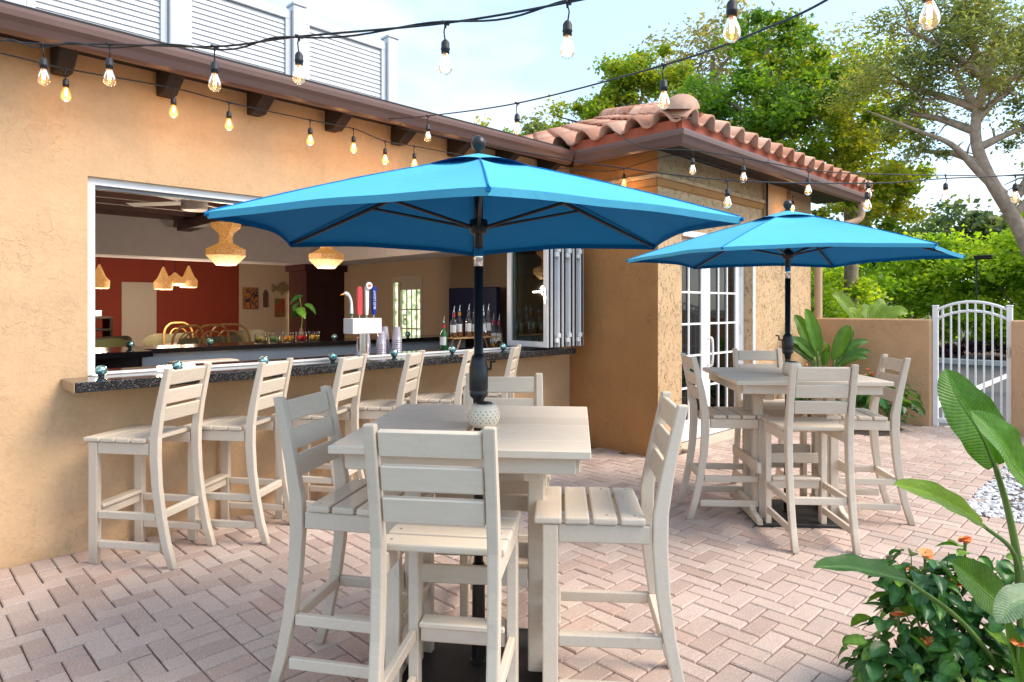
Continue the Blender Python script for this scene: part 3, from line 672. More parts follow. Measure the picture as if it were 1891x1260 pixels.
def make_umbrella(c, rim, apex, rad, a0, crank, fer, label, hs=1.0):
    t = thing('parasol', label, 'parasol', (c[0], c[1], 0), 0, 'blue parasols')
    N = 6; vs = [(rad * math.cos(a0 + k * math.pi / 3), rad * math.sin(a0 + k * math.pi / 3)) for k in range(N)]
    MB().box(-.29, .29, -.29, .29, .002, .022, Matrix.Rotation(R(-49), 4, 'Z')).build('base_plate', PLT, t, bevel=.004)
    MB().lathe([(.035, .0225), (.035, .03), (.028, .035), (.026, .42), (.024, .425)], 14).build('base_tube', BLK, t, smooth=False)
    MB().lathe([(.019, .03), (.019, fer[0]), (.018, fer[0])], 14).build('pole', BLK, t, smooth=True)
    MB().lathe([(.0195, fer[0]), (.0195, fer[1])], 14).build('ferrule', CHR, t, smooth=True)
    MB().lathe([(.0185, fer[1]), (.0185, apex - .02)], 14).build('upper_pole', BLK, t, smooth=True)
    z0, z1 = crank; ck = MB().lathe([(.02, z0 - .03), (.024, z0), (.036, z0 + .012), (.038, z0 + .03), (.036, z0 + .032), (.039, z0 + .04), (.039, z1 - .05), (.036, z1 - .045), (.036, z1 - .04), (.030, z1 - .012), (.02, z1)], 18).build('crank_housing', BLK, t, smooth=True)
    hd = MB().tube([(-.03 * hs, .028 * hs, (z0 + z1) / 2 + .03), (-.045 * hs, .044 * hs, (z0 + z1) / 2 + .03), (-.046 * hs, .045 * hs, (z0 + z1) / 2 + .06), (-.062 * hs, .06 * hs, (z0 + z1) / 2 + .06)], .006, 6).build('crank_handle', BLK, ck)
    MB().lathe([(.02, apex - .05), (.032, apex - .04), (.032, apex - .012), (.02, apex - .008)], 14).build('top_hub', BLK, t, smooth=True)
    hz = rim + .02
    hub = MB().lathe([(.02, hz - .03), (.036, hz - .022), (.04, hz + .005), (.036, hz + .03), (.02, hz + .035)], 14).build('runner_hub', BLK, t, smooth=True)
    MB().lathe([(.012, apex + .0), (.022, apex + .005), (.015, apex + .018), (.024, apex + .028), (.031, apex + .045), (.031, apex + .055), (.022, apex + .074), (.006, apex + .082)], 16).build('finial', BLK, t, smooth=True)
    H0 = .05
    for k in range(N):
        x, y = vs[k]; p1 = Vector((x * .985, y * .985, rim - .008)); p0 = Vector((x / rad * .03, y / rad * .03, apex - .03))
        rb = MB().tube([p0, p0.lerp(p1, .5), p1], [.009, .009, .007], 6).build('rib', BLK, t)
        q = p0.lerp(p1, .52); MB().tube([Vector((x / rad * .035, y / rad * .035, hz)), q], .007, 6).build('strut', BLK, rb)
        # fabric panel between rib k and k+1
        A = Vector((x, y, rim)); Bv = Vector((*vs[(k + 1) % N], rim)); C0 = Vector((0, 0, apex - .004))
        def f(u_, v_, A=A, Bv=Bv):
            bow = 4 * u_ * (1 - u_)
            s = .06 + .94 * v_; s2 = s * (1 - .055 * bow * v_)
            p = C0.lerp(A.lerp(Bv, u_), s2); p.z += .012 * math.sin(math.pi * s) * (1 - bow * 1.6) + .0022 * v_ * v_ * math.sin(u_ * 11 + A.x * 9) * bow; return p
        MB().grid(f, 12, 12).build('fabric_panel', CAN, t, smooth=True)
        def hm(u_, v_, A=A, Bv=Bv):
            p = f(u_, 1.0); return (p.x * (1 - .006 * v_), p.y * (1 - .006 * v_), p.z - .022 * v_)
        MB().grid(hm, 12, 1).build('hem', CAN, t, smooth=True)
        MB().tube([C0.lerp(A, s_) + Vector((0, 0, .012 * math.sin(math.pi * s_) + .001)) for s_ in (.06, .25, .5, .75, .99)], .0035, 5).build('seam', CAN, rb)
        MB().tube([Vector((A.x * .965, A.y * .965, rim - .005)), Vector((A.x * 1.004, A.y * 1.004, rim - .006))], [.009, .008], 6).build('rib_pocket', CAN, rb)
        if True:   # vent cap flap
            def vf(u_, v_, A=A, Bv=Bv):
                p = Vector((0, 0, apex + .012)).lerp(A.lerp(Bv, u_), .03 + .185 * v_ * (1 - .10 * 4 * u_ * (1 - u_))); p.z += .010 * v_ * 4 * u_ * (1 - u_) ; return p
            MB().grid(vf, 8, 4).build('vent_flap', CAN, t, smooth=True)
    return t
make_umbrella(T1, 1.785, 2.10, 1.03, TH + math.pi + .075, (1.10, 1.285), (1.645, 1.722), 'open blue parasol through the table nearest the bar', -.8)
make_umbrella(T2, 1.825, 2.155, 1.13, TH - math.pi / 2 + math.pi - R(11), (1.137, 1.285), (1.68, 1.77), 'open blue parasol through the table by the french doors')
CER = simple('cream_ceramic', (.78, .68, .53), .45, var=.06, vscale=20)
DARKH = simple('perforation_dark', (.035, .03, .025), .9)
def lantern(c, label):
    t = thing('lantern', label, 'lantern', (c[0], c[1], 1.0), 0, 'perforated table lanterns')
    pr = [(.03, .001), (.045, .004), (.06, .02), (.066, .045), (.062, .07), (.05, .088), (.036, .095), (.034, .092)]
    MB().lathe(pr, 28).build('shade', CER, t, smooth=True)
    MB().lathe([(.033, .088), (.033, .098), (.028, .1)], 20).build('solar_lid', BLK, t, smooth=True)
    m = MB(); rr = random.Random(4)
    for row, z in enumerate((.026, .037, .048, .059, .070)):
        for k in range(20):
            an = 2 * math.pi * (k + .5 * (row % 2)) / 20 + rr.uniform(-.04, .04); tilt = rr.choice((.6, -.6, 1.2))
            def P(da, dz):
                zz = z + dz; i_ = max(j for j in range(len(pr) - 2) if pr[j][1] <= zz); r0, z0_ = pr[i_]; r1, z1_ = pr[i_ + 1]; rd = r0 + (r1 - r0) * (zz - z0_) / (z1_ - z0_) + .0006
                return (rd * math.cos(an + da), rd * math.sin(an + da), zz)
            l_, w_ = .0045, .0018; ct, st = math.cos(tilt), math.sin(tilt)
            m.add([P((a * ct - b * st) / .065, a * st + b * ct) for a, b in ((-l_, 0), (0, -w_), (l_, 0), (0, w_))], [(0, 1, 2, 3)])
    tag(m.build('cut_outs', DARKH, t), kind='stuff')
lantern((1.752, 1.925), 'cream perforated ceramic lantern on the table nearest the bar')
lantern((4.585, 1.86), 'cream perforated ceramic lantern on the table by the french doors')

# ------------------------------------------------------------------ string lights
def bulb_parts(parent, p, size=1.0, drop=.07, amber=False, lean=0.0, power=0, two=True):
    x, y, z = p; s = size
    sw = random.uniform(-.008, .008); sw2 = random.uniform(-.008, .008); zt_ = z - drop
    m = MB()
    m.tube([(x, y, z - .006), (x + sw, y + sw2, z - drop * .5), (x + sw * .3, y + sw2 * .3, zt_)], .0028 * s, 6)
    m.tube([(x - .016, y, z), (x + .016, y, z)], [.006, .006], 6); m.tube([(x, y, z), (x, y, z - .018)], [.006, .004], 6)
    m.lathe([(.004 * s, 0), (.011 * s, -.006), (.0155 * s, -.014), (.016 * s, -.032), (.0172 * s, -.034), (.0172 * s, -.038), (.0155 * s, -.040), (.015 * s, -.052)], 14, (x, y, zt_))
    so_ = m.build('lamp_socket', BLR, parent, smooth=True)
    zb_ = zt_ - .052 * s
    MB().lathe([(.011 * s, .002), (.013 * s, -.008), (.0185 * s, -.022), (.024 * s, -.038), (.0255 * s, -.050), (.024 * s, -.060), (.018 * s, -.070), (.009 * s, -.076), (.001, -.0775)], 18, (x, y, zb_)).build('glass_bulb', BULBE if amber else BULB, so_, smooth=True)
    f = MB()
    for k in range(4):
        a = k * math.pi / 2 + .5; f.tube([(x + .004 * math.cos(a), y + .004 * math.sin(a), zb_ - .010), (x + .0055 * math.cos(a), y + .0055 * math.sin(a), zb_ - .048)], .0011 * s, 5)
    f.build('filament', FIL, so_)
    MB().lathe([(.010 * s, 0.001), (.0105 * s, -.006), (.004, -.012)], 10, (x, y, zb_)).build('lamp_cap', simple_brass, so_)
    if power:
        ld = bpy.data.lights.new('bulb_light', 'POINT'); ld.energy = power; ld.color = (1, .55, .22); ld.shadow_soft_size = .02
        lo = bpy.data.objects.new('bulb_light', ld); COL.objects.link(lo); lo.location = (x, y, zb_ - .085); lo.parent = parent
simple_brass = simple('copper_cap', (.6, .26, .08), .35, .8)
def strand(label, pts, bulbs, double=False, r=.0042, **kw):
    t = thing('string_light', label, 'string light', (0, 0, 0), 0, 'strings of festoon bulbs')
    c = cat_curve(pts, 10); MB().tube(c, r, 6).build('cable', BLR, t, smooth=True)
    if double: MB().tube([v + Vector((.0, .0, .012 * math.sin(i * .55) - .004)) + Vector((.006 * math.cos(i * .55), 0, 0)) for i, v in enumerate(c)], r * .9, 6).build('cable', BLR, t, smooth=True)
    for b in bulbs: bulb_parts(t, b, **kw)
    return t
sa = [(.46, 3.91, 2.74), (.59, 3.64, 2.68), (.79, 3.37, 2.66), (1.05, 2.83, 2.57), (1.23, 2.44, 2.55), (1.52, 1.88, 2.52), (1.68, 1.43, 2.50), (1.81, 1.09, 2.51), (1.95, .7, 2.56)]
strand('double cable of festoon bulbs crossing above the bar stools to the open patio', sa, sa[1:7], True, drop=.06)
sb = [(2.91, 4.30, 2.94), (2.91, 3.8, 2.86), (2.77, 2.75, 2.69), (2.43, 1.53, 2.51), (2.26, 1.0, 2.46), (2.13, .7, 2.45), (1.9, .2, 2.5)]
strand('festoon string running from the bar eave over the first parasol', sb, [sb[1], sb[2], sb[3]], drop=.06)
s5 = [(1.3, 1.7, 2.62), (1.85, .93, 2.46), (2.08, .47, 2.42), (2.5, -.3, 2.55)]
strand('festoon string hanging highest over the open patio with two clear bulbs', s5, [(1.85, .93, 2.46), (2.08, .47, 2.43)], drop=.06)
scd = [(3.03, 4.36, 2.91), (3.27, 3.8, 2.74), (3.64, 2.86, 2.48), (3.94, 2.01, 2.29), (4.58, 1.38, 2.27), (4.93, 1.03, 2.30), (5.31, .65, 2.33), (6.2, -.3, 2.45)]
strand('festoon string sagging low between the two parasols', scd, [(3.94, 2.01, 2.288), (4.58, 1.38, 2.268), (5.25, .71, 2.32)], drop=.05)
sdd = [(4.2, 3.16, 2.90), (4.32, 2.9, 2.72), (4.5, 2.58, 2.67), (4.68, 2.26, 2.59), (4.92, 1.88, 2.48), (5.23, 1.57, 2.45), (5.63, 1.17, 2.44), (6.07, .74, 2.44), (7.2, -.3, 2.5)]
strand('festoon string running from the tiled roof corner over the second parasol', sdd, [(4.5, 2.58, 2.668), (4.68, 2.26, 2.59), (4.92, 1.88, 2.478), (5.23, 1.57, 2.45), (5.63, 1.17, 2.44)], drop=.055)
EY = 4.40
se = [(-.2, EY, 2.84), (.525, EY, 2.83), (.817, EY, 2.822), (1.383, EY, 2.845), (1.724, EY, 2.83), (2.305, EY, 2.83), (2.662, EY, 2.835), (2.946, EY, 2.79), (3.231, EY, 2.80), (3.81, EY, 2.81), (4.3, EY, 2.80), (4.8, EY, 2.84)]
strand('festoon string of amber glowing bulbs fixed under the bar eave', se, [se[2], se[3], se[4], se[5], se[6], se[7], se[8], (3.81, EY, 2.80)], drop=.055, amber=True, power=.4)
sj = [(4.9, 4.30, 2.85), (5.3, 3.95, 2.83), (5.33, 3.6, 2.86)]
strand('short festoon string of amber bulbs under the corner of the tiled roof', sj + [(5.35, 3.25, 2.88), (5.9, 3.2, 2.88), (8.2, 3.3, 2.9)], [(5.05, 4.15, 2.83), (5.32, 3.80, 2.84), (8.15, 3.3, 2.84)], drop=.055, amber=True, power=.45)

# ------------------------------------------------------------------ garden wall and gate
gw = MB().box(XG - .001, XG + .2, 2.10, YF + .3, -.1, 1.32).build('garden_wall', STUC4, bevel=.015); tag(gw, 'orange stucco garden wall between the building and the white gate', 'wall')
gw2 = MB().box(XG - .001, XG + .2, -4, 1.30, -.1, 1.32).build('garden_wall', STUC4, bevel=.015); tag(gw2, 'orange stucco garden wall on the far side of the white gate', 'wall')
G = thing('gate', 'white metal picket gate with arched double top rail', 'gate', (XG + .12, 1.7, 0))
GX = 0
def arch(z0, rise, y): return z0 + rise * (1 - (y / .35) ** 2)
for s in (-1, 1):
    MB().box(-.028, .028, s * .37 - .028, s * .37 + .028, .0, 1.475).build('post', WHT, G, bevel=.004); MB().box(-.034, .034, s * .37 - .034, s * .37 + .034, 1.476, 1.495).build('post_cap', WHT, G, bevel=.006)
for z0 in (1.44, 1.33):
    m = MB(); m.tube([(0, y, arch(z0, .095, y)) for y in [-.342 + .684 * k / 16 for k in range(17)]], .017, 8); m.build('arched_rail', WHT, G, smooth=True)
MB().box(-.018, .018, -.341, .341, .05, .10).build('bottom_rail', WHT, G)
for k in range(8):
    y = -.29 + k * .083; MB().box(-.009, .009, y - .009, y + .009, .10, arch(1.44, .095, y) - .01).build('picket', WHT, G)
box('latch', CHR, G, -.05, -.029, -.38, -.35, .9, 1.0)

# ------------------------------------------------------------------ vegetation
def leaf_cloud(name, parent, centres, n, size, pal, mat, rnd, squash=.8, sub=18, elong=1.5, subr=.3):
    rg = np.random.default_rng(rnd); cen = []; 
    wts = np.array([c[3] ** 2 for c in centres]); wts = wts / wts.sum()
    subs = []
    for (x, y, z, r_) in centres:
        k = max(5, int(sub * (r_ / 1.2) ** 1.3)); d = rg.normal(size=(k, 3)); d /= np.linalg.norm(d, axis=1)[:, None]
        d *= (rg.random(k) ** .45)[:, None] * r_; d[:, 2] *= squash
        s = np.column_stack([d + np.array([x, y, z]), r_ * subr * (.6 + .8 * rg.random(k)), rg.random(k)]); subs.append(s)
    which = rg.choice(len(centres), n, p=wts); P_ = np.zeros((n, 3)); tone = np.zeros(n)
    for i in range(len(centres)):
        ix = np.where(which == i)[0]; s = subs[i]; j = rg.integers(0, len(s), len(ix))
        P_[ix] = s[j, :3] + rg.normal(size=(len(ix), 3)) * s[j, 3][:, None] * np.array([.55, .55, .4]); tone[ix] = s[j, 4]
    a = rg.normal(size=(n, 3)); a[:, 2] *= .6; a /= np.linalg.norm(a, axis=1)[:, None]
    b = rg.normal(size=(n, 3)); b -= a * (a * b).sum(1)[:, None]; b /= np.linalg.norm(b, axis=1)[:, None]
    L = size * (.6 + .8 * rg.random(n))[:, None]; Wd = L / elong; nn = np.cross(a, b) * L * .18
    V_ = np.stack([P_ - a * L / 2, P_ - b * Wd / 2 + nn, P_ + a * L / 2, P_ + b * Wd / 2 + nn], 1).reshape(-1, 3)
    me = bpy.data.meshes.new(name); me.vertices.add(4 * n); me.vertices.foreach_set('co', V_.ravel())
    # two triangles per leaf, creased along the midrib
    idx = np.arange(n)[:, None] * 4 + np.array([[0, 1, 2, 0, 2, 3]]); me.loops.add(6 * n); me.loops.foreach_set('vertex_index', idx.ravel())
    me.polygons.add(2 * n); me.polygons.foreach_set('loop_start', np.arange(0, 6 * n, 3)); me.polygons.foreach_set('loop_total', np.full(2 * n, 3))
    me.update(calc_edges=True)
    pal = np.array(pal); f = np.clip(tone * .65 + rg.random(n) * .35 + rg.normal(size=n) * .06, 0, .999) * (len(pal) - 1); i0_ = f.astype(int); fr_ = (f - i0_)[:, None]
    colr = pal[i0_] * (1 - fr_) + pal[np.minimum(i0_ + 1, len(pal) - 1)] * fr_
    at2 = me.attributes.new('Col', 'FLOAT_COLOR', 'FACE'); at2.data.foreach_set('color', np.repeat(np.column_stack([colr, np.ones(n)]), 2, 0).ravel())
    return finish(me, name, mat, parent)
def tree(label, base, trunk, centres, n, size, pal, seed, group='trees behind the building', tr=.18, name='tree', mat=None, elong=1.5, bark=None, twigs=True, subr=.3, sub=18):
    t = thing(name, label, 'tree' if name.endswith('tree') else 'shrub', base, 0, group)
    b = Vector(base); q = random.Random(seed)
    m = MB(); tp = cat_curve([Vector(p) - b for p in trunk], 5); m.tube(tp, [tr * (1 - .65 * i / len(tp)) for i in range(len(tp))], 10)
    for (x, y, z, r_) in centres:
        e = Vector((x, y, z)) - b; k = min(range(len(tp)), key=lambda i: (tp[i] - e).length + (e.z < tp[i].z) * 2); k = max(len(tp) // 3, k - 2); s = tp[k]
        mid = s.lerp(e, .5) + Vector((q.uniform(-.3, .3), q.uniform(-.3, .3), q.uniform(-.1, .4))) * r_ * .4
        lm_ = cat_curve([s, mid, e], 5); m.tube(lm_, [tr * .42 * (1 - .75 * i / len(lm_)) + .008 for i in range(len(lm_))], 7)
        if twigs:
            for _ in range(7):
                s2 = lm_[q.randrange(3, len(lm_))]; d = Vector((q.uniform(-1, 1), q.uniform(-1, 1), q.uniform(-.5, .9))).normalized() * r_ * q.uniform(.5, .95)
                m.tube([s2, s2 + d * .5 + Vector((0, 0, .08 * r_)), s2 + d], [tr * .14, tr * .09, .006], 5)
    m.build('trunk', bark or BARK, t, smooth=True)
    leaf_cloud('crown', t, [(x - b.x, y - b.y, z - b.z, r_) for x, y, z, r_ in centres], n, size, pal, mat or LEAF, seed, elong=elong, subr=subr, sub=sub)
    return t
GREEN = [(.07, .16, .025), (.11, .23, .032), (.18, .31, .035), (.29, .38, .04), (.50, .44, .035)]
YEL = [(.12, .20, .025), (.24, .31, .035), (.40, .40, .04), (.52, .42, .045)]
OLIV = [(.14, .18, .08), (.21, .26, .12), (.32, .35, .16), (.50, .42, .14)]
HED = [(.12, .24, .025), (.24, .40, .03), (.42, .56, .05), (.56, .60, .06)]
tree('large green leafed tree with upright boughs behind the tiled roof', (14.3, 6.3, 0), [(14.3, 6.3, 0), (14.3, 6.3, 3), (14.4, 6.2, 5), (14.7, 6.3, 7.2)],
     [(13.9, 7.2, 6.2, 1.2), (14.7, 6.5, 7.4, 1.1), (14.1, 5.7, 5.4, 1.2), (13.2, 6.7, 5.0, 1.1), (13.2, 7.9, 5.0, .8), (14.9, 5.9, 6.4, 1.0), (13.7, 6.0, 4.1, 1.0)], 22000, .105, GREEN, 11, subr=.26, sub=22)
tree('green tree with yellowing lower boughs hanging over the gutter end', (15.2, 4.9, 0), [(15.2, 4.9, 0), (15.2, 4.9, 2.5), (15.2, 4.9, 4.5), (15.6, 5.1, 6.8)],
     [(14.7, 5.1, 5.0, 1.1), (15.9, 5.3, 6.7, 1.2), (14.4, 4.2, 4.0, .95), (13.6, 3.7, 3.55, .75), (15.2, 4.5, 5.6, 1.1), (13.9, 4.6, 3.5, .8)], 20000, .095, GREEN[1:] + YEL[1:], 12, subr=.26, sub=22)
t2 = tree('leaning grey trunked tree with fine olive foliage beyond the gate', (14.6, 1.1, 0), [(14.6, 1.1, 0), (14.3, 1.4, 1.4), (13.94, 1.66, 2.35), (13.72, 1.89, 2.99), (13.38, 2.24, 3.85), (13.3, 2.33, 4.6), (13.5, 2.1, 5.8)],
     [(12.5, 3.1, 6.1, 1.0), (13.0, 2.6, 5.5, .95), (13.6, 2.0, 6.2, 1.1), (13.7, 1.9, 5.1, .9), (13.4, 3.6, 5.6, 1.0), (13.1, 2.5, 6.6, 1.0), (13.2, 3.3, 4.9, .7), (14.2, 1.2, 5.6, 1.1), (14.3, 1.0, 4.3, .6), (14.1, 1.3, 3.9, .55), (13.2, 3.1, 4.2, .5), (13.9, 1.7, 4.5, .6)], 20000, .085, OLIV, 13, tr=.16, elong=2.6, bark=simple('pale_bark', (.40, .30, .22), .9, var=.3, vscale=9, bump=.6, bscale=20), subr=.34)
lim = MB(); lim.tube(cat_curve([(-1.0, .9, 3.35), (-1.28, 1.2, 3.75), (-1.62, 1.52, 4.2), (-2.05, 1.95, 4.45), (-2.7, 2.5, 4.75)], 5), [.085 - .0038 * k for k in range(21)], 8); lim.tube(cat_curve([(-.9, .85, 3.1), (-.55, .5, 4.0), (-.5, .3, 5.2)], 5), [.075 - .006 * k for k in range(11)], 8); lim.build('limb', bpy.data.materials['pale_bark'], t2, smooth=True)
tree('rounded yellow green tree rising behind the ridge of the tiled roof', (16.4, 11.8, 0), [(16.4, 11.8, 0), (16.4, 11.8, 5), (16.6, 11.7, 8)],
     [(16.5, 11.8, 8.0, 1.3), (15.7, 12.6, 7.0, 1.25), (17.1, 11.2, 8.6, 1.1), (15.5, 11.5, 6.9, 1.0), (15.6, 13.4, 6.4, .9)], 15000, .13, YEL[:3] + GREEN[2:4] + YEL[2:], 14, subr=.24, sub=22)
tree('far pale olive tree showing between the boughs of the green trees', (20.5, 11, 0), [(20.5, 11, 0), (20.5, 11, 6), (20.5, 11, 10)],
     [(20.0, 11.8, 9.5, 1.8), (21, 10.2, 10.2, 1.8), (21.2, 8.6, 9.2, 1.7), (19.0, 12.8, 8.0, 1.4), (21, 9.5, 7, 1.6)], 9000, .17, [(.22, .22, .13), (.34, .30, .17), (.45, .36, .2)], 15, elong=2.2)
for k, (x, y, z, r_) in enumerate(((20.0, 22.4, 8.9, 1.2), (21.4, 21.0, 8.6, 1.4), (20.6, 19.0, 8.5, 1.3))):
    tree(('thin yellow leafed tree top just above the flat roof edge', 'low green tree top beside the thin yellow one beyond the flat roof', 'low olive tree top touching the tiled roof ridge')[k], (x, y, 0), [(x, y, 0), (x, y, 5), (x, y, 8.6)],
         [(x, y, z, r_), (x + .8, y - .9, z - .7, r_ * .8), (x - .9, y + .9, z - .8, r_ * .75)], 3200, .2, (YEL, GREEN, OLIV)[k], 30 + k)
for k, (x, y, h_, r_) in enumerate(((42, 10.5, 4.9, 2.2), (39, 7.6, 5.2, 2.3), (38.2, 5.0, 4.7, 2.1), (43, 13.5, 4.6, 2.0), (39, 2.0, 5.0, 2.4))):
    tree(('dark round tree far across the parking lot', 'spreading dull green tree far across the parking lot', 'loose branched tree far across the parking lot beside the leaning trunk', 'pale far tree left of the dark round one', 'far tree standing behind the leaning trunk')[k], (x, y, 0), [(x, y, 0), (x, y, 2), (x, y, h_)],
         [(x, y, h_, r_), (x, y - 1.6, h_ - .6, r_ * .7), (x, y + 1.6, h_ - .8, r_ * .7)], 2600, .34, [(.06, .10, .05), (.11, .16, .08), (.18, .22, .12)], 40 + k, group='far trees across the parking lot', twigs=False)
hs = [(12.4, 5.0, 1.9, 1.0), (14.6, 4.7, 1.6, 1.1), (16.6, 5.2, 1.8, 1.3), (18.2, 4.0, 1.6, 1.2)]
HX = 22.2
lab = ['bright yellow green hedge shrub behind the garden wall corner', 'yellow green hedge shrub beside the banana clump', 'dense hedge shrub across the lot left of the gate', 'tall hedge shrub across the lot seen over the gate post', 'hedge shrub across the lot seen through the gate pickets', 'tallest leafy shrub right of the gate arch']
spots = [((12.6, 5.6, 0), [(12.5, 5.2, 1.9, .8), (12.7, 6.1, 2.3, .9), (12.9, 4.9, 1.2, .8)], 5200, .10), ((15.6, 5.3, 0), [(15.5, 5.2, 1.6, .9), (15.8, 5.9, 2.1, .9), (15.4, 4.7, 1.2, .8)], 5200, .11),
         ((HX, 7.2, 0), [(HX, 7.4, 1.5, 1.4), (HX, 6.4, 2.2, 1.3), (HX, 8.4, 2.4, 1.4), (HX, 9.8, 1.8, 1.5)], 10000, .15), ((HX, 4.9, 0), [(HX, 5.2, 1.4, 1.3), (HX, 4.6, 2.5, 1.2), (HX - .4, 4.0, 1.1, 1.0), (HX, 5.8, 2.5, 1.2)], 12000, .14),
         ((HX, 2.9, 0), [(HX, 3.3, 1.2, 1.1), (HX, 2.8, 2.8, 1.3), (HX - .5, 2.4, 1.0, 1.0), (HX, 3.6, 2.6, 1.1)], 13000, .13), ((HX - .5, .9, 0), [(HX - .5, 1.4, 1.4, 1.3), (HX - .5, 1.7, 3.3, 1.3), (HX - .3, .5, 4.0, 1.4), (HX - .4, .2, 1.6, 1.5), (HX - .5, -1, 2.8, 1.6)], 14000, .14)]
for k, (b, cs_, n_, s_) in enumerate(spots):
    tree(lab[k], b, [b, (b[0], b[1], .8), (b[0], b[1], 1.6)], cs_, n_, s_, HED, 60 + k, group='hedge shrubs beyond the garden wall', tr=.05, name='hedge_shrub', twigs=True)
for k, (y, n_) in enumerate(((4.9, 700), (3.9, 700), (2.9, 600))):
    t = thing('purple_plant', ('purple leafed ground plant at the kerb, left of the gate pickets', 'purple leafed ground plant at the kerb behind the gate', 'purple leafed ground plant at the kerb near the gate latch')[k], 'plant', (20.95, y, .1), 0, 'purple plants along the kerb')
    leaf_cloud('foliage', t, [(0, 0, .25, .35), (.1, .35, .2, .3), (0, -.3, .2, .3)], n_, .16, [(.06, .02, .05), (.12, .04, .09), (.2, .1, .1)], LEAF, 80 + k, elong=3.5)

def paddle(parent, pts, width, fold=.5, col=(.10, .22, .03), seed=1, tw=0.0, nrm=None, name='leaf', wave=.06):
    """a broad paddle leaf along a midrib curve"""
    c = cat_curve(pts, 6); n = len(c) - 1; q = random.Random(seed); V_, F_, Cc = [], [], []
    nu = 10
    for i, p in enumerate(c):
        t = i / n; d = (c[min(i + 1, n)] - c[max(i - 1, 0)]).normalized()
        up = Vector(nrm) if nrm else Vector((0, 0, 1)); side = d.cross(up).normalized(); nn = side.cross(d).normalized()
        w_ = width * (math.sin(math.pi * min(1, t * .93 + .045)) ** .62) * (1 - .25 * t)
        if i == n: w_ = .002
        for k in range(nu + 1):
            u_ = k / nu * 2 - 1; au = abs(u_)
            off = side * (u_ * w_ * math.cos(fold * .9) ) + nn * (au * w_ * math.sin(fold) - .25 * w_ * au * au * fold) + nn * (wave * w_ * math.sin(t * 21 + (2 if u_ > 0 else 0)) * au ** 2)
            V_.append(p + off)
    F_ = [(i * (nu + 1) + k, i * (nu + 1) + k + 1, (i + 1) * (nu + 1) + k + 1, (i + 1) * (nu + 1) + k) for i in range(n) for k in range(nu)]
    me = bpy.data.meshes.new(name); me.from_pydata([tuple(v) for v in V_], [], F_)
    at2 = me.attributes.new('Col', 'FLOAT_COLOR', 'FACE'); cl = []
    for i in range(n):
        for k in range(nu):
            mid = 1.25 if k in (nu // 2, nu // 2 - 1) else 1.0; rib = (.93 if (i + k) % 2 else 1.05) * q.uniform(.94, 1.06)
            edge = .88 if k in (0, nu - 1) else 1; cl += [col[0] * mid * rib * edge, col[1] * mid * rib * edge, col[2] * mid * rib * edge, 1]
    at2.data.foreach_set('color', cl)
    tot = sum((c[i + 1] - c[i]).length for i in range(n)); vn = me.attributes.new('vein', 'FLOAT', 'POINT'); vn.data.foreach_set('value', [(i / n * tot - abs(k / nu * 2 - 1) * width * .35) * 2 * math.pi / (.009 + width * .028) for i in range(n + 1) for k in range(nu + 1)])
    lf = finish(me, name, BIGL, parent, smooth=True)
    MB().tube([v + Vector((0, 0, -.001)) for v in c], [max(.0012, width * .055 * (1 - .85 * i / n)) for i in range(n + 1)], 6).build('midrib', STEMG, lf, smooth=True)
    return lf
def petiole(parent, pts, r0, r1):
    c = cat_curve(pts, 6); return MB().tube(c, [r0 + (r1 - r0) * i / (len(c) - 1) for i in range(len(c))], 8).build('stem', STEMG, parent, smooth=True)
fbp = (2.90, .37, 0)
bpn = thing('bird_of_paradise_plant', 'broad leaved bird of paradise plant rising over the orange flowered bush', 'plant', fbp)
def rel(pts, b=fbp): return [(p[0] - b[0], p[1] - b[1], p[2] - b[2]) for p in pts]
petiole(bpn, rel([(2.92, .36, 0), (2.90, .365, .25), (2.885, .38, .55), (2.86, .405, .75), (2.82, .44, .93)]), .018, .009)
petiole(bpn, rel([(2.90, .37, .05), (2.87, .375, .4), (2.83, .385, .62), (2.73, .46, .73)]), .013, .006)
petiole(bpn, rel([(2.88, .40, .05), (2.83, .44, .22), (2.67, .52, .41), (2.49, .63, .56)]), .013, .006)
petiole(bpn, rel([(2.92, .34, .05), (2.93, .32, .45), (2.86, .29, .80)]), .014, .008)
petiole(bpn, rel([(2.88, .36, .05), (2.80, .37, .3), (2.73, .39, .45)]), .012, .007)
petiole(bpn, rel([(2.90, .33, .05), (2.80, .28, .4), (2.62, .26, .58)]), .012, .007)
CN = (-fx, -fy, .25)
paddle(bpn, rel([(2.82, .44, .92), (2.775, .475, 1.04), (2.745, .53, 1.15), (2.76, .575, 1.255)]), .105, .30, (.09, .22, .025), 1, nrm=(-.75, -.55, .35))
paddle(bpn, rel([(2.86, .29, .80), (2.72, .36, .93), (2.62, .40, 1.05), (2.60, .47, 1.135)]), .095, .42, (.11, .26, .03), 2, nrm=(-.55, -.75, .6))
paddle(bpn, rel([(2.73, .46, .73), (2.61, .51, .80), (2.48, .57, .865), (2.35, .63, .91)]), .062, .5, (.20, .33, .03), 3, nrm=(-.35, -.75, .8))
paddle(bpn, rel([(2.49, .63, .56), (2.37, .68, .60), (2.24, .74, .64), (2.11, .79, .665)]), .060, .7, (.055, .14, .03), 4, nrm=(-.2, -.4, .9), wave=.1)
paddle(bpn, rel([(2.73, .39, .45), (2.63, .425, .53), (2.55, .465, .60), (2.48, .50, .66)]), .085, .35, (.07, .17, .02), 5, nrm=(-.6, -.6, .5))
paddle(bpn, rel([(2.62, .26, .58), (2.50, .29, .605), (2.42, .33, .60), (2.34, .36, .56)]), .06, .2, (.16, .26, .14), 6, nrm=(-.3, -.3, .9))
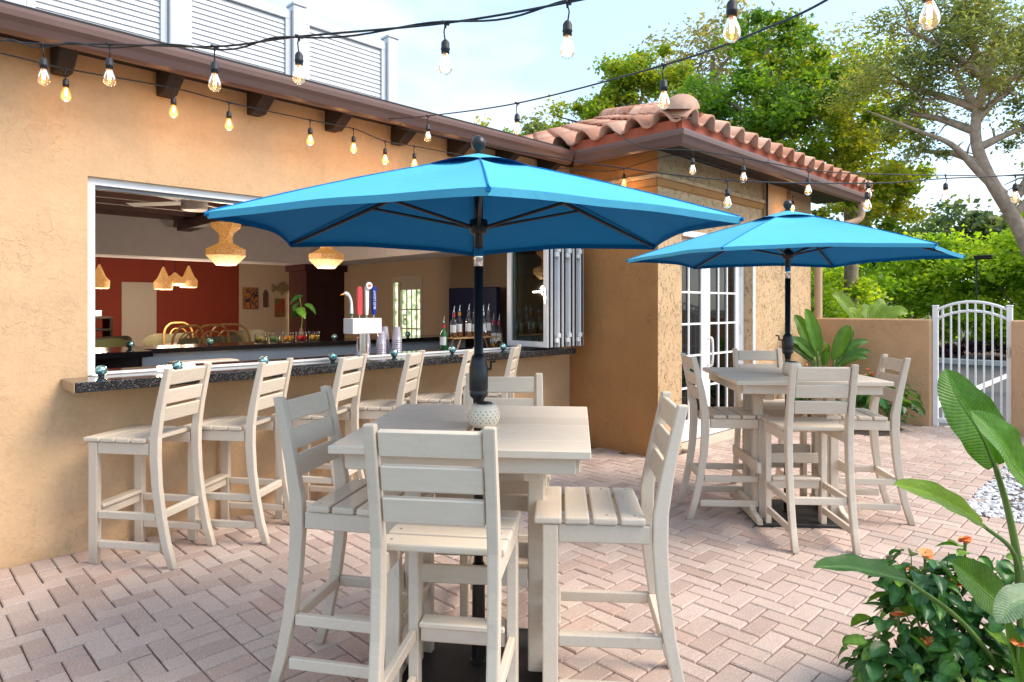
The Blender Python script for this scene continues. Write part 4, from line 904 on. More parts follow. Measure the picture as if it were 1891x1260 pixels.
paddle(bpn, rel([(2.70, .33, .12), (2.66, .34, .25), (2.64, .36, .37), (2.64, .385, .46)]), .055, .9, (.07, .15, .02), 7, nrm=(-.7, -.6, .3))

# small ovate leaves of the flowering bushes
def ovate_mesh(k, col):
    q = random.Random(200 + k); L = .085; wd = .026 * q.uniform(.9, 1.15); V_, F_, cl = [], [], []; nu, nv = 4, 7
    bend = q.uniform(.15, .5); fold = q.uniform(.25, .6)
    for j in range(nv + 1):
        t = j / nv; w_ = wd * (math.sin(math.pi * t ** .8) ** .8 if 0 < t < 1 else .03)
        for i in range(nu + 1):
            u_ = i / nu * 2 - 1; V_.append((u_ * w_ * (1 + .07 * math.sin(j * 2.7 + i)), L * t * math.cos(bend * t), -L * t * math.sin(bend * t) * .8 + abs(u_) * w_ * fold + .0015 * math.sin(j * 3.1) * abs(u_)))
    F_ = [(j * (nu + 1) + i, j * (nu + 1) + i + 1, (j + 1) * (nu + 1) + i + 1, (j + 1) * (nu + 1) + i) for j in range(nv) for i in range(nu)]
    me = bpy.data.meshes.new('leaf'); me.from_pydata(V_, [], F_); me.materials.append(LEAFD)
    at2 = me.attributes.new('Col', 'FLOAT_COLOR', 'FACE')
    for j in range(nv):
        for i in range(nu): s = (1.2 if i in (1, 2) else .9) * (1.08 if j % 2 else .95); cl += [col[0] * s, col[1] * s, col[2] * s, 1]
    at2.data.foreach_set('color', cl); me.polygons.foreach_set('use_smooth', [True] * len(F_)); return me
OVP = [(.04, .13, .035), (.05, .16, .04), (.07, .19, .04), (.09, .24, .035), (.16, .30, .04), (.06, .17, .06), (.05, .15, .05)]
OV = [ovate_mesh(k, c) for k, c in enumerate(OVP)]
def flower_mesh():
    m = MB()
    for k in range(5):
        a = -1.2 + k * .6; l_ = .022; w_ = .010
        d = Vector((math.cos(a), math.sin(a), .12)); s = Vector((-math.sin(a), math.cos(a), 0))
        m.add([d * .003 + s * .003, d * .003 - s * .003, d * l_ * .7 - s * w_, d * l_, d * l_ * .7 + s * w_], [(0, 1, 2, 3, 4)])
    me = m.mesh('flower'); me.materials.append(PETAL); return me
FM = flower_mesh()
def bush(label, base, blobs, n, nfl, seed, leafscale=1.0, spikes=(), extra=0):
    t = thing('flowering_bush', label, 'bush', base, 0, 'orange flowered bushes'); q = random.Random(seed); b = Vector(base); st = MB()
    stems = []
    for (x, y, z, r_) in blobs:
        for _ in range(4):
            e = Vector((x, y, z)) - b + Vector((q.uniform(-1, 1), q.uniform(-1, 1), q.uniform(.1, 1))) * r_ * .8
            c = cat_curve([Vector((q.uniform(-.08, .08), q.uniform(-.08, .08), 0)), e * .5 + Vector((q.uniform(-.05, .05), q.uniform(-.05, .05), .03)), e], 4); st.tube(c, [.005 - .0035 * i / len(c) for i in range(len(c))], 5)
    st.build('stems', STEMG, t)
    EV, EF, EC = [], [], []
    for k in range(n + extra):
        x, y, z, r_ = q.choice(blobs); d = Vector((q.gauss(0, 1), q.gauss(0, 1), q.gauss(0, 1) * .9)).normalized() * r_ * q.random() ** (.3 if k < n else .6)
        p = Vector((x, y, z)) + d - b
        if p.z < .02: continue
        out = math.atan2(d.y, d.x); ro = (q.uniform(-.7, .35) - .15, q.uniform(-.5, .5), out - math.pi / 2 + q.uniform(-.9, .9)); s = leafscale * q.uniform(.6, 1.2); me_ = q.choice(OV)
        if k < n: share(me_, 'leaf', t, p, ro, (s, s, s))
        else:
            M_ = Matrix.LocRotScale(p, Euler(ro), (s, s, s)); o0 = len(EV); EV += [tuple(M_ @ v.co) for v in me_.vertices]; EF += [tuple(i + o0 for i in f.vertices) for f in me_.polygons]
            for dd in me_.attributes['Col'].data: EC += list(dd.color)
    if extra:
        me_ = bpy.data.meshes.new('inner_foliage'); me_.from_pydata(EV, [], EF); at3 = me_.attributes.new('Col', 'FLOAT_COLOR', 'FACE'); at3.data.foreach_set('color', EC); tag(finish(me_, 'inner_foliage', LEAFD, t, smooth=True), kind='stuff')
    for k in range(nfl):
        x, y, z, r_ = blobs[k % len(blobs)]; p = Vector((x, y, z)) + Vector((q.uniform(-.7, .7), q.uniform(-.7, .7), q.uniform(.7, 1.1))) * r_ - b
        sp_ = MB().tube([p - Vector((0, 0, .06)), p], [.004, .006], 6).build('flower_spike', STEMG, t)
        for j in range(5): share(FM, 'petals', sp_, p + Vector((0, 0, .002 * j)), (q.uniform(-.5, .5), q.uniform(-.5, .5), q.random() * 6.3), (q.uniform(.9, 1.35),) * 3)
    for p in spikes:
        p = Vector(p) - b; sp_ = MB().tube([p - Vector((0, 0, .05)), p - Vector((0, 0, .025)), p], [.004, .009, .004], 6).build('flower_spike', STEMG, t)
    return t
bush('orange flowered glossy bush at the foot of the bird of paradise', (2.82, .60, 0), [(2.72, .72, .17, .17), (2.84, .62, .26, .19), (2.93, .50, .24, .18), (2.86, .68, .42, .13), (2.98, .52, .46, .14), (2.66, .58, .14, .16), (2.76, .44, .2, .18)], 295, 7, 21, 1.08, extra=420)
# planted corner by the garden wall
bb = (8.70, 3.12, 0)
bp2 = thing('bird_of_paradise_plant', 'fan of upright paddle leaves in the corner of the garden wall', 'plant', bb)
q = random.Random(44)
for k, (az, el, ln, pl, w_, col) in enumerate(((125, 66, .62, .62, .12, (.11, .24, .03)), (150, 72, .6, .72, .11, (.13, .28, .04)), (60, 74, .55, .62, .10, (.12, .27, .03)), (-30, 55, .52, .55, .11, (.09, .22, .04)), (-45, 30, .46, .62, .07, (.08, .2, .03)), (135, 34, .44, .55, .09, (.05, .13, .02)),
        (150, 35, .45, .62, .09, (.08, .19, .03)), (-60, 30, .42, .48, .08, (.08, .2, .03)), (-20, 30, .32, .42, .06, (.1, .22, .06)), (-55, 68, .5, .58, .1, (.12, .26, .03)), (200, 50, .4, .5, .08, (.09, .2, .03)), (-70, 20, .34, .5, .06, (.09, .2, .03)))):
    a, e_ = R(az), R(el); d = Vector((math.cos(a) * math.cos(e_), math.sin(a) * math.cos(e_), math.sin(e_))); hd_ = Vector((math.cos(a), math.sin(a), 0))
    p0 = hd_ * .04; p1 = hd_ * (.08 + .1 * math.cos(e_)) + Vector((0, 0, .30 + pl * .62)); p1.z = min(p1.z * 1.22, 1.12); ln *= .98
    petiole(bp2, [p0, p0.lerp(p1, .5) + Vector((0, 0, .04)), p1], .028, .012)
    p3 = p1 + d * ln; paddle(bp2, [p1, p1 + d * ln * .35 + Vector((0, 0, .03)), p1 + d * ln * .7 + Vector((0, 0, .03)), p3 - Vector((0, 0, .02))], w_, .4, col, 100 + k, nrm=tuple(Vector((-.6, -.35, .35)) + hd_ * -.2))
bush('orange flowered bush under the paddle leaves nearest the garden wall', (8.75, 2.45, 0), [(8.7, 2.5, .42, .28), (8.8, 2.35, .35, .25), (8.75, 2.65, .45, .25)], 150, 7, 22, 1.9)
bush('orange flowered bush under the paddle leaves nearest the building', (8.45, 3.25, 0), [(8.4, 3.25, .45, .28), (8.5, 3.1, .4, .26)], 120, 2, 23, 1.9)
pbed = MB().grid(lambda a, b: (8.05 + 1.27 * a, 2.2 + 1.32 * b, -.012 + .06 * math.sin(math.pi * a) * math.sin(math.pi * b)), 8, 8).build('planting_bed', simple('dark_soil', (.05, .035, .025), .95, var=.4, vscale=30, bump=.6)); tag(pbed, kind='structure')
# banana clump beyond the wall
bb3 = (11.6, 3.5, 0); bn = thing('banana_clump', 'pale sunlit banana leaves standing just beyond the garden wall', 'plant', bb3)
for k in range(9):
    a = R(k * 40 + 15); e_ = R(q.uniform(25, 75)); d = Vector((math.cos(a) * math.cos(e_), math.sin(a) * math.cos(e_), math.sin(e_))); p1 = Vector((math.cos(a) * .12, math.sin(a) * .12, q.uniform(.85, 1.2)))
    petiole(bn, [(math.cos(a) * .1, math.sin(a) * .1, 0), p1 * .6, p1], .03, .015); ln = q.uniform(.5, .8)
    paddle(bn, [p1, p1 + d * ln * .4 + Vector((0, 0, .05)), p1 + d * ln * .75 + Vector((0, 0, .02)), p1 + d * ln - Vector((0, 0, .08))], .13, .3, (.30, .42, .06), 130 + k, nrm=(-.7, -.4, .5))
# small lamp beyond the hedge
lp = thing('lot_lamp', 'small black lamp head on a thin pole above the hedge', 'lamp', (19.3, 3.37, 0))
MB().tube([(0, 0, -.05), (0, 0, 2.62)], .02, 8).build('pole', BLK, lp); box('lamp_head', BLK, lp, -.06, .06, -.32, .05, 2.62, 2.72, bevel=.01)

# ------------------------------------------------------------------ things on and behind the bar
CRK = NT('crackle_glass'); CRK.p.inputs['Metallic'].default_value = .75; CRK.p.inputs['Roughness'].default_value = .12
CRK.l(CRK.ramp(CRK.noise(60, 3), [(.35, (.05, .28, .29)), (.55, (.35, .62, .63)), (.7, (.85, .93, .92))]), CRK.p.inputs['Base Color']); CRK.bump(CRK.noise(90, 2), .5, .004)
rowlab = ['teal crackle glass ball on the granite counter beside the white jamb', 'teal crackle glass ball on the counter, second from the white jamb', 'teal crackle glass ball on the counter, third from the white jamb', 'teal crackle glass ball on the counter just before the tap tower', 'teal crackle glass ball on the counter beside the plastic cups', 'teal crackle glass ball on the counter below the bottle stand', 'teal crackle glass ball on the counter at the folded window panels']
def ball(x, y, z, r_, label, group):
    t = thing('glass_ball', label, 'glass ball', (x, y, z), 0, group)
    MB().lathe([(r_ * math.sin(math.pi * k / 10) + .0005, r_ - r_ * math.cos(math.pi * k / 10) + .004) for k in range(11)], 16).build('globe', CRK.m, t, smooth=True)
    MB().lathe([(r_ * .5, 0), (r_ * .5, .008), (r_ * .3, .012)], 12).build('foot', BLR, t)
for i, x in enumerate((1.035, 1.47, 2.05, 2.60, 3.17, 3.80, 4.44)): ball(x, 4.60, 1.0525, .033, rowlab[i], 'glass balls along the granite counter')
for i, x in enumerate((1.80, 2.53, 3.95, 5.0)): ball(x, 6.95, 1.081, .035, ('small glass ball on the end of the back bar', 'small glass ball on the back bar by the dining chairs', 'small glass ball on the back bar below the column', 'small glass ball on the back bar by the side door')[i], 'glass balls along the back bar')
bk = thing('back_bar', 'black topped back bar with stainless working front', 'counter', (3.8, 7, 0))
def kp(ob): ob.parent = bk; ob.matrix_parent_inverse = Matrix.Translation((-3.8, -7, 0)); return ob
BTOP = simple('black_bar_top', (.012, .011, .012), .12, spec=.6); STEEL = simple('stainless', (.62, .63, .64), .3, .9, var=.06, vscale=4)
kp(box('bar_top', BTOP, None, 1.86, 6.2, 6.75, 7.35, 1.035, 1.08, bevel=.004)); kp(box('bar_top', BTOP, None, 1.30, 1.858, 6.45, 7.35, 1.025, 1.08, bevel=.004))
kp(box('splash_panel', WHP, None, 1.88, 5.9, 6.86, 6.90, .86, 1.034)); kp(box('work_shelf', STEEL, None, 1.88, 5.9, 6.45, 6.859, .80, .859)); kp(box('cabinet', DKW, None, 1.34, 6.1, 6.901, 7.3, 0, 1.024)); kp(box('under_cabinet', BLR, None, 1.88, 5.9, 6.5, 6.9, 0, .799))
for k in range(4): kp(MB().tube(cat_curve([(1.36 + .13 * k, 6.99, .75), (1.40 + .13 * k, 6.985, .85), (1.36 + .13 * k, 6.98, .95), (1.42 + .13 * k, 6.985, 1.02)], 4), .012, 6).build('carving', BRN))
# tap tower
tt = thing('beer_tap_tower', 'white beer tap tower with four tap handles on the granite counter', 'beer tap', (2.78, 4.46, 1.0525))
MB().box(-.13, .13, -.07, .07, .215, .335).build('tower_box', simple('white_tower', (.8, .78, .76), .3), tt, bevel=.004)
MB().lathe([(.06, 0), (.06, .008), (.036, .012), (.036, .214)], 20).build('tower_column', CHR, tt, smooth=False)
for k, x in enumerate((-.095, -.03, .035, .10)):
    f = MB(); f.tube([(x, .07, .26), (x, .11, .26), (x, .125, .235)], .008, 8); f.build('faucet', CHR, tt, smooth=True)
    MB().tube([(x, 0, .335), (x, 0, .36)], .007, 8).build('tap_shank', CHR, tt)
gh = MB(); gh.tube(cat_curve([(-.10, 0, .36), (-.10, 0, .42), (-.105, 0, .47), (-.125, 0, .51), (-.15, 0, .525), (-.165, 0, .52)], 4), [.013, .013, .013, .0125, .012, .011, .0105, .0105, .0105, .011, .011, .012, .013, .0145, .016, .016, .0155, .014, .012, .009, .004], 10)
gs = gh.build('goose_head_handle', simple('white_gloss', (.8, .8, .8), .25), tt, smooth=True)
MB().tube([(-.168, 0, .521), (-.195, 0, .514)], [.008, .003], 8).build('bill', simple('orange_bill', (.8, .3, .02), .4), gs); MB().lathe([(.012, .352), (.016, .355), (.016, .37), (.012, .372)], 12, (-.10, 0, 0)).build('collar', simple('green_collar', (.02, .12, .05), .4), gs)
MB().prism([(-.052, .36), (-.012, .36), (-.008, .42), (-.010, .56), (-.018, .58), (-.046, .58), (-.054, .56), (-.056, .42)], 'y', -.014, .014).build('red_handle', simple('red_handle', (.55, .06, .06), .3), tt, bevel=.004)
wh = MB(); wh.prism([(.028, .36), (.042, .36), (.048, .42), (.05, .58), (.02, .58), (.022, .42)], 'y', -.010, .010); wh.lathe([(.001, 0), (.028, .001), (.028, .02), (.001, .021)], 18, (0, 0, 0))
whv = wh.v; n0 = 12; wh.v = whv[:n0] + [(.045 + a, -.012 - c * .6, .59 + b_) for a, b_, c in whv[n0:]]
whn = wh.build('white_handle', bpy.data.materials['white_gloss'], tt); 
bd = MB().lathe([(.001, 0), (.018, .0), (.018, .001), (.001, .001)], 16); bd.v = [(.045 + a, -.0252 - c, .59 + b_ * .6) for a, b_, c in bd.v]; bd.build('badge', simple('badge_red', (.6, .12, .1), .4), whn)
blh = MB().prism([(.092, .36), (.108, .36), (.117, .42), (.118, .57), (.112, .585), (.088, .585), (.082, .57), (.083, .42)], 'y', -.016, .016).build('blue_handle', simple('blue_handle', (.005, .03, .30), .25), tt, bevel=.004)
def text(body, size, loc, rot, mat, parent):
    c_ = bpy.data.curves.new('lettering', 'FONT'); c_.body = body; c_.size = size; c_.extrude = .0004; c_.align_x = 'LEFT'; c_.materials.append(mat)
    o_ = bpy.data.objects.new('lettering', c_); COL.objects.link(o_); o_.location = loc; o_.rotation_euler = rot; return to_mesh(o_, parent)
text('BUD LIGHT', .029, (.108, -.0168, .405), (R(90), R(-90), 0), bpy.data.materials['white_vinyl'], blh)
# cups: separate stacks of nested clear cups
CUP = thin_glass('clear_plastic', (.9, .88, .93), 1.0, alpha=.30, col=(.72, .69, .78), base=.05)
cup = MB(); cup.lathe([(.028, 0), (.029, .002), (.044, .115), (.0455, .117), (.0455, .121), (.043, .119), (.0275, .004)], 14); cme = cup.mesh('cup'); cme.materials.append(CUP); cme.polygons.foreach_set('use_smooth', [True] * len(cme.polygons))
ORD = ['lowest', 'second', 'third', 'fourth', 'fifth', 'sixth', 'seventh', 'eighth', 'ninth', 'tenth']
STK = ('short stack against the tap column', 'stack behind the short stack', 'middle stack of the cluster', 'tall stack of the cluster', 'tallest stack next to the glass ball')
for k, (x, y, n_) in enumerate(((3.02, 4.88, 3), (3.13, 4.97, 5), (3.22, 4.87, 6), (3.32, 4.97, 8), (3.37, 4.85, 8))):
    for j in range(n_):
        o_ = share(cme, 'plastic_cup', None, (x, y, 1.0535 + .121 + j * .018)); o_.rotation_euler = (math.pi, 0, random.random())
        tag(o_, 'upside down clear plastic cup, %s in the %s' % (ORD[j], STK[k]), 'cup', 'stacked plastic cups on the counter')
# bottles on a small wooden riser
ST = thing('bottle_stand', 'small wooden riser with splayed legs on the counter holding liquor bottles', 'stand', (4.40, 5.0, 1.0525))
OAK = simple('oak', (.45, .24, .10), .5, var=.2, vscale=20)
MB().box(-.30, .30, -.07, .07, .105, .12).build('shelf', OAK, ST, bevel=.003)
for sx in (-.25, .25):
    for sy in (-.05, .05): MB().tube([(sx, sy, 0), (sx * .82 + (.0), sy, .105)], .009, 6).build('leg', OAK, ST)
GLC = thin_glass('clear_bottle', (.95, .96, .96), .8, base=.03); GLG = simple('green_bottle', (.01, .10, .02), .08, spec=.7); AMB = simple('amber_spirit', (.32, .10, .012), .15, spec=.6); LBL = simple('paper_label', (.75, .73, .7), .6); POUR = CHR
def bottle(x, y, z, h_, kind, label, capc=(.5, .02, .03)):
    t = thing('bottle', label, 'bottle', (x, y, z), 0, 'liquor bottles by the counter'); r_ = .036
    bm_ = {'clear': GLC, 'green': GLG, 'amber': GLC}[kind]
    MB().lathe([(r_ * .9, 0), (r_, .006), (r_, h_ * .55), (r_ * .85, h_ * .64), (r_ * .4, h_ * .74), (.013, h_ * .8), (.012, h_ * .96), (.014, h_ * .965), (.014, h_)], 16).build('glass_body', bm_, t, smooth=True)
    if kind != 'green': MB().lathe([(r_ * .86, .006), (r_ * .94, .01), (r_ * .94, h_ * (.33 if kind == 'amber' else .12)), (.001, h_ * (.331 if kind == 'amber' else .121))], 14).build('spirit', AMB, t)
    m = MB(); n_ = 7; m.grid(lambda a, b: ((r_ + .0012) * math.cos(R(215) + (a - .5) * 1.9), (r_ + .0012) * math.sin(R(215) + (a - .5) * 1.9), h_ * (.2 + .3 * b)), n_, 1); m.build('label_paper', LBL, t, smooth=True)
    MB().lathe([(.0145, h_ * .82), (.0145, h_ * .95)], 12).build('neck_band', simple('neck_band', capc, .5), t)
    MB().tube([(0, 0, h_), (0, 0, h_ + .02), (.006, -.004, h_ + .06)], [.009, .005, .003], 8).build('pourer', POUR, t)
bl = ['clear bottle with amber spirit at the end of the wooden riser', 'dark amber bottle with orange neck on the wooden riser', 'clear bottle with tilted white label on the wooden riser', 'amber bottle half hidden by the parasol pole on the riser', 'clear bottle with white neck label on the wooden riser', 'clear bottle with long label at the far end of the riser']
for k in range(6): bottle(4.15 + k * .098, 5.0 + (k % 2) * .03, 1.173, .25 + (k % 3) * .012, ('amber', 'amber', 'amber', 'amber', 'clear', 'clear')[k], bl[k], ((.5, .02, .03), (.6, .2, .02), (.1, .1, .1), (.1, .1, .1), (.7, .7, .7), (.1, .1, .1))[k])
bottle(3.99, 4.96, 1.0525, .27, 'green', 'green bottle with red neck standing on the granite beside the riser')
bottle(4.76, 5.08, 1.0525, .29, 'clear', 'clear bottle with red neck on the counter beyond the riser', (.4, .02, .08)); bottle(4.88, 5.12, 1.0525, .28, 'clear', 'slim clear bottle on the counter beside the folded window glass', (.5, .02, .05))
nb = MB().box(6.9, 7.0, 7.3, 8.45, 0, 1.78).build('navy_cabinet', simple('navy_paint', (.008, .03, .12), .5), None, bevel=.01); tag(nb, 'tall navy blue cabinet behind the bottles', 'cabinet')
# fruit jars on the back bar
FRU = [(.55, .42, .12), (.25, .42, .12), (.75, .33, .03), (.6, .02, .02), (.75, .45, .05)]
for k in range(5):
    t = thing('garnish_jar', ('glass jar of pale olives on the back bar', 'glass jar of lime wedges on the back bar', 'glass jar of orange slices on the back bar', 'glass jar of red cherries on the back bar', 'glass jar of lemon wedges on the back bar')[k], 'jar', (3.02 + k * .155, 6.86, 1.081), 0, 'garnish jars on the back bar')
    MB().lathe([(.058, 0), (.06, .004), (.06, .10), (.062, .104)], 16).build('jar_glass', GLC, t, smooth=True); q2 = random.Random(k); m = MB()
    for _ in range(26):
        a = q2.random() * 6.3; rr = .045 * q2.random() ** .5; s = .015
        m.add([Vector((v.x, v.y, v.z)) * s * q2.uniform(.7, 1.1) + Vector((rr * math.cos(a), rr * math.sin(a), .016 + q2.random() * .055)) for v in iv], iff)
    tag(m.build('fruit', simple('fruit_%d' % k, FRU[k], .35, var=.2, vscale=60), t, smooth=True), kind='stuff')
    MB().lathe([(.0625, .105), (.0625, .112), (.05, .114)], 16).build('lid', GLC, t)
# pendant lamps
WIK = wicker_mat('woven_shade', .2); WIK2 = wicker_mat('woven_shade_far', .22)
def pendant(x, y, zb_, k, label, prof, e, mat):
    t = thing('pendant_lamp', label, 'lamp', (x, y, 0), 0, 'woven pendant lamps'); zt_ = zb_ + prof[-1][1]
    MB().tube([(0, 0, zt_), (0, 0, 2.715)], .006, 6).build('cord', BLR, t)
    MB().lathe([(max(.002, r_), zb_ + z) for r_, z in prof], 8 if k else 24).build('shade', mat, t, smooth=False)
    ld = bpy.data.lights.new('pendant_light', 'POINT'); ld.energy = e; ld.color = (1, .78, .56); ld.shadow_soft_size = .08
    lo = bpy.data.objects.new('pendant_light', ld); COL.objects.link(lo); lo.location = (0, 0, zb_ - .16); lo.parent = t
P1 = [(.09, 0), (.10, .004), (.185, .085), (.19, .09), (.19, .15), (.175, .155), (.07, .21), (.06, .26), (.075, .31), (.14, .365), (.145, .40), (.02, .41)]
pendant(2.48, 6.4, 1.875, 1, 'woven hourglass pendant lamp hanging beside the white ceiling fan', P1, 10, WIK); pendant(3.55, 6.42, 1.89, 1, 'woven hourglass pendant lamp hanging in front of the brown column', P1, 10, WIK)
P2 = [(.11, 0), (.125, .01), (.13, .11), (.08, .17), (.035, .28), (.01, .34)]; P3 = [(.14, 0), (.18, .03), (.18, .06), (.05, .16), (.01, .2)]
for k, (x, y, zb_, pr, lb) in enumerate(((2.36, 10.6, 1.73, P2, 'pale woven bell lamp beside the white jamb over the dining room'), (3.19, 10.6, 1.73, P2, 'pale woven bell lamp over the dining chairs'), (3.40, 10.75, 1.80, P3, 'wide flat woven lamp between the two bell lamps'), (3.58, 10.7, 1.77, P2, 'brown woven bell lamp over the dining chairs'))):
    pendant(x, y, zb_, 0, lb, pr, 7, WIK2)
# ceiling fan
fn = thing('ceiling_fan', 'white ceiling fan with slim blades under the brown joists', 'fan', (2.02, 5.9, 2.30))
MB().lathe([(.02, .155), (.02, .4)], 10).build('down_rod', WHT, fn); MB().lathe([(.09, 0), (.105, .01), (.105, .11), (.08, .14), (.03, .155)], 20).build('motor', simple('fan_white', (.8, .78, .78), .4), fn, smooth=False)
for k in range(4):
    a = R(k * 90 + 35); M_ = Matrix.Rotation(a, 4, 'Z') @ Matrix.Translation((.08, 0, .07)) @ Matrix.Rotation(R(10), 4, 'X'); MB().box(0, .55, -.05, .05, -.004, .004, M_).build('blade', bpy.data.materials['fan_white'], fn, bevel=.002)
# dining furniture seen past the back bar
SAGE = simple('sage_leather', (.20, .19, .12), .55, var=.12); RAT = simple('rattan', (.52, .30, .10), .5, var=.15)
def rattan_chair(x, y, rz, label):
    t = thing('rattan_chair', label, 'chair', (x, y, .18), R(rz), 'bentwood rattan dining chairs')
    def hoop(w_, h_, y_): return cat_curve([(-w_, y_, .45), (-w_ * 1.02, y_ - .03, h_ - .15), (-w_ * .6, y_ - .05, h_), (0, y_ - .055, h_ + .02), (w_ * .6, y_ - .05, h_), (w_ * 1.02, y_ - .03, h_ - .15), (w_, y_, .45)], 4)
    MB().tube(hoop(.25, 1.02, -.2), .016, 8).build('back_hoop', RAT, t, smooth=True); MB().tube(hoop(.17, .93, -.19), .012, 8).build('inner_hoop', RAT, t, smooth=True)
    MB().grid(lambda a, b: ((a - .5) * .34, -.21 - .03 * b, .55 + .33 * b), 4, 4).build('back_panel', SAGE, t)
    MB().lathe([(.22, .44), (.24, .45), (.24, .48), (.2, .5)], 18).build('seat', SAGE, t, smooth=True)
    for sx in (-1, 1):
        for sy in (-1, 1): MB().tube([(sx * .18, sy * .18, .44), (sx * .21, sy * .22, 0)], .015, 8).build('leg', RAT, t)
for k, (x, y, rz, lb) in enumerate(((2.98, 9.4, 25, 'bentwood rattan chair nearest the back bar'), (3.40, 9.6, 10, 'bentwood rattan chair beside the table set with plates'), (3.86, 9.72, -30, 'bentwood rattan chair with sage back near the beige wall'), (3.6, 10.75, 200, 'bentwood rattan chair on the far side of the set table'))): rattan_chair(x, y, rz, lb)
def tub_chair(x, y, rz, label, c=SAGE):
    t = thing('tub_chair', label, 'chair', (x, y, .18), R(rz), 'sage upholstered tub chairs')
    def f(a, b):
        th = (a - .5) * 3.6 - math.pi / 2; r_ = .29 + .04 * b; hgt = .45 + (.50 + .06 * math.sin(a * 9)) * b * (1 - .35 * abs(a - .5) * 2) ; return (r_ * math.cos(th), r_ * math.sin(th), hgt)
    m = MB().grid(f, 20, 5); m.grid(lambda a, b: tuple(Vector(f(a, b)) * .88 + Vector((0, 0, .06))), 20, 5); m.build('shell', c, t, smooth=True)
    MB().lathe([(.25, .38), (.28, .4), (.28, .47), (.24, .5)], 18).build('cushion', c, t, smooth=True)
    for sx in (-1, 1):
        for sy in (-1, 1): MB().tube([(sx * .16, sy * .16, .4), (sx * .2, sy * .2, 0)], .014, 8).build('leg', BRN, t)
tub_chair(2.1, 9.0, 200, 'lit sage tub chair beside the dark service stand', simple('lit_sage', (.42, .43, .17), .55)); tub_chair(2.25, 9.9, 160, 'sage tub chair tucked against the dark service stand'); tub_chair(3.2, 10.6, 120, 'sage tub chair in front of the plain white door'); tub_chair(4.6, 10.9, 180, 'grey sage tub chair against the rust red wall')  # first chair: sage lightened in its colour to look lit
tb = thing('dining_table', 'dining table set with plates and glasses behind the rattan chairs', 'table', (3.55, 10.15, .18)); MB().lathe([(.45, .72), (.46, .73), (.46, .75), (.44, .755)], 24).build('top', BRN, tb); MB().lathe([(.25, 0), (.24, .03), (.04, .06), (.04, .72)], 14).build('pedestal', BLK, tb)
for k, (x, y) in enumerate(((3.35, 10.0), (3.75, 10.1), (3.5, 10.4))):
    p = MB().lathe([(.03, 0), (.06, .004), (.11, .018), (.108, .02), (.05, .008)], 18).build('plate', LBL, None, smooth=True, loc=(x, y, .936)); tag(p, ('white plate on the dining table nearest the rattan chair', 'white plate on the dining table beside the glasses', 'white plate on the far edge of the dining table')[k], 'plate', 'plates on the dining table')
for k, (x, y) in enumerate(((3.6, 10.05), (3.45, 10.2))):
    p = MB().lathe([(.03, 0), (.03, .005), (.036, .13), (.034, .13)], 12).build('tumbler', GLC, None, smooth=True, loc=(x, y, .936)); tag(p, ('clear tumbler standing between the dining plates', 'clear tumbler at the middle of the dining table')[k], 'glass', 'tumblers on the dining table')
sv = thing('service_stand', 'dark wooden service stand with open shelves beside the white door', 'stand', (2.0, 10.9, .18)); 
for z in (.05, .4, .7, .95, 1.12): MB().box(-.55, .55, -.22, .22, z, z + .03).build('shelf', DKW, sv, bevel=.003)
for sx in (-.545, .515): MB().box(sx, sx + .03, -.219, .219, 0, 1.119).build('side_panel', DKW, sv)
for j in range(7):
    p = MB().lathe([(.05, 0), (.12, .006), (.13, .016), (.128, .018), (.06, .008)], 16).build('plate', LBL, None, smooth=True, loc=(2.32, 10.85, 1.331 + j * .012)); tag(p, 'white plate stacked on the service stand, %s in the pile' % ORD[j], 'plate', 'plates stacked on the service stand')
p = MB().lathe([(.06, 0), (.14, .05), (.15, .09), (.145, .09), (.05, .01)], 18).build('serving_bowl', LBL, None, smooth=True, loc=(1.95, 10.85, 1.331)); tag(p, 'white serving bowl on the service stand', 'bowl')
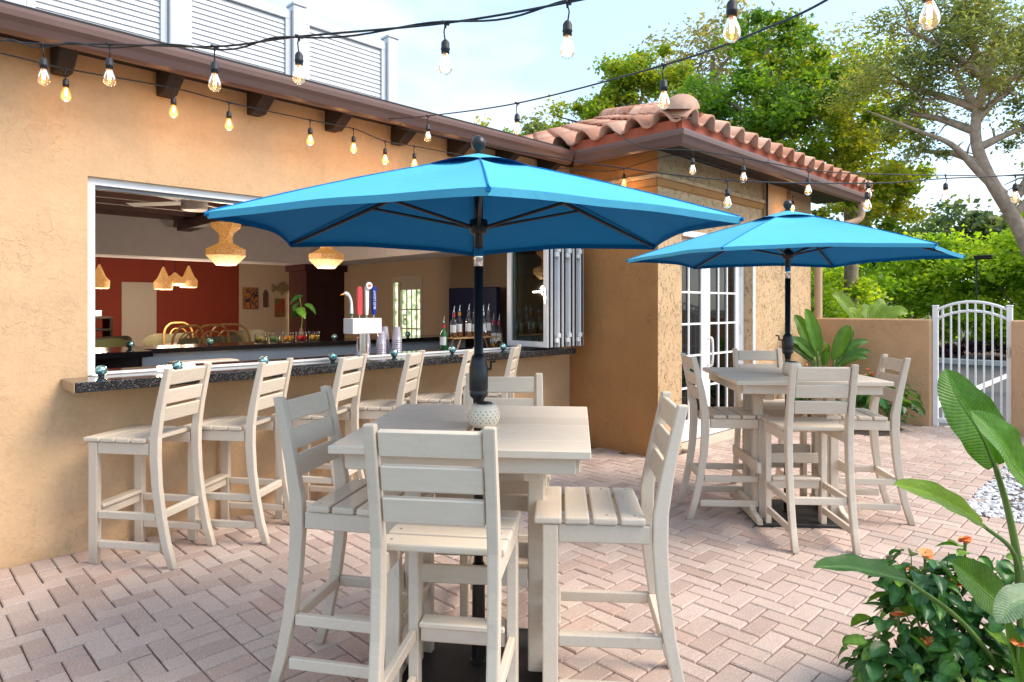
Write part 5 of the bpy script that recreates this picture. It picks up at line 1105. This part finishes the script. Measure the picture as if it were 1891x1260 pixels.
# wall art
def art(name, label, cat, x0, x1, z0, z1, cols, s_):
    t = thing(name, label, cat, ((x0 + x1) / 2, YB - .002, z0)); box('canvas', painting_mat(name + '_paint', cols, s_), t, -(x1 - x0) / 2, (x1 - x0) / 2, -.03, 0, 0, z1 - z0)
art('painting', 'abstract dark blue and orange painting on the beige wall', 'painting', 5.36, 5.66, 1.42, 1.86, [(.02, .02, .06), (.02, .02, .06), (.6, .25, .03), (.02, .02, .08), (.4, .03, .03)], 3.2)
art('painting', 'narrow red and green abstract painting on the beige wall', 'painting', 6.02, 6.22, 1.26, 1.64, [(.45, .05, .02), (.45, .05, .02), (.08, .2, .05), (.4, .2, .1)], 2.6)
tag(MB().prism([(-.045, 0), (.045, 0), (.045, .28), (0, .36), (-.045, .28)], 'y', -.03, 0).build('wall_plaque', BRN, None, loc=(5.82, YB - .002, 1.46)), 'slim dark pointed plaque between the two paintings', 'wall art')
fo = thing('fish_carving', 'carved wooden fish hung above the red and green painting', 'wall art', (6.15, YB - .002, 1.85))
MB().prism([(.2, 0), (.15, .06), (.06, .10), (-.04, .085), (-.12, .025), (-.2, .085), (-.185, 0), (-.2, -.085), (-.12, -.025), (-.04, -.075), (.06, -.085), (.15, -.05)], 'y', -.04, 0).build('fish_body', simple('carved_wood', (.30, .22, .12), .7, var=.4, vscale=25), fo, bevel=.008)
MB().prism([(-.05, .09), (.02, .14), (.09, .13), (.08, .102)], 'y', -.03, -.01).build('fin', bpy.data.materials['carved_wood'], fo); MB().prism([(-.0, -.085), (.0, -.13), (.07, -.09)], 'y', -.03, -.01).build('fin', bpy.data.materials['carved_wood'], fo)
# potted stem plant in a vase on the back bar
vp = thing('vase_plant', 'vase with a leafy stem on the back bar before the brown column', 'plant', (3.62, 7.12, 1.081)); MB().lathe([(.03, 0), (.035, .02), (.03, .09), (.016, .13), (.018, .15)], 14).build('vase', simple('brown_vase', (.09, .05, .03), .3), vp, smooth=True)
MB().tube(cat_curve([(0, 0, .14), (.01, .0, .25), (0, .01, .4), (-.02, 0, .5)], 4), .005, 6).build('stem', STEMG, vp)
for k, (dx, dz, a) in enumerate(((0, .36, 0), (-.03, .45, 2), (.03, .42, 4), (-.05, .38, 3), (.02, .52, 1))): 
    o_ = share(OV[k % 4], 'leaf', vp, (dx, 0, dz), (-.5, .4, a)); o_.scale = (2.2,) * 3
ice = thing('ice_bin', 'stainless sink tray below the splash panel of the back bar', 'sink', (2.35, 6.6, .86)); MB().box(-.3, .3, -.12, .12, .0005, .1).build('bin', simple('white_bin', (.7, .7, .72), .3), ice, bevel=.03, seg=3)
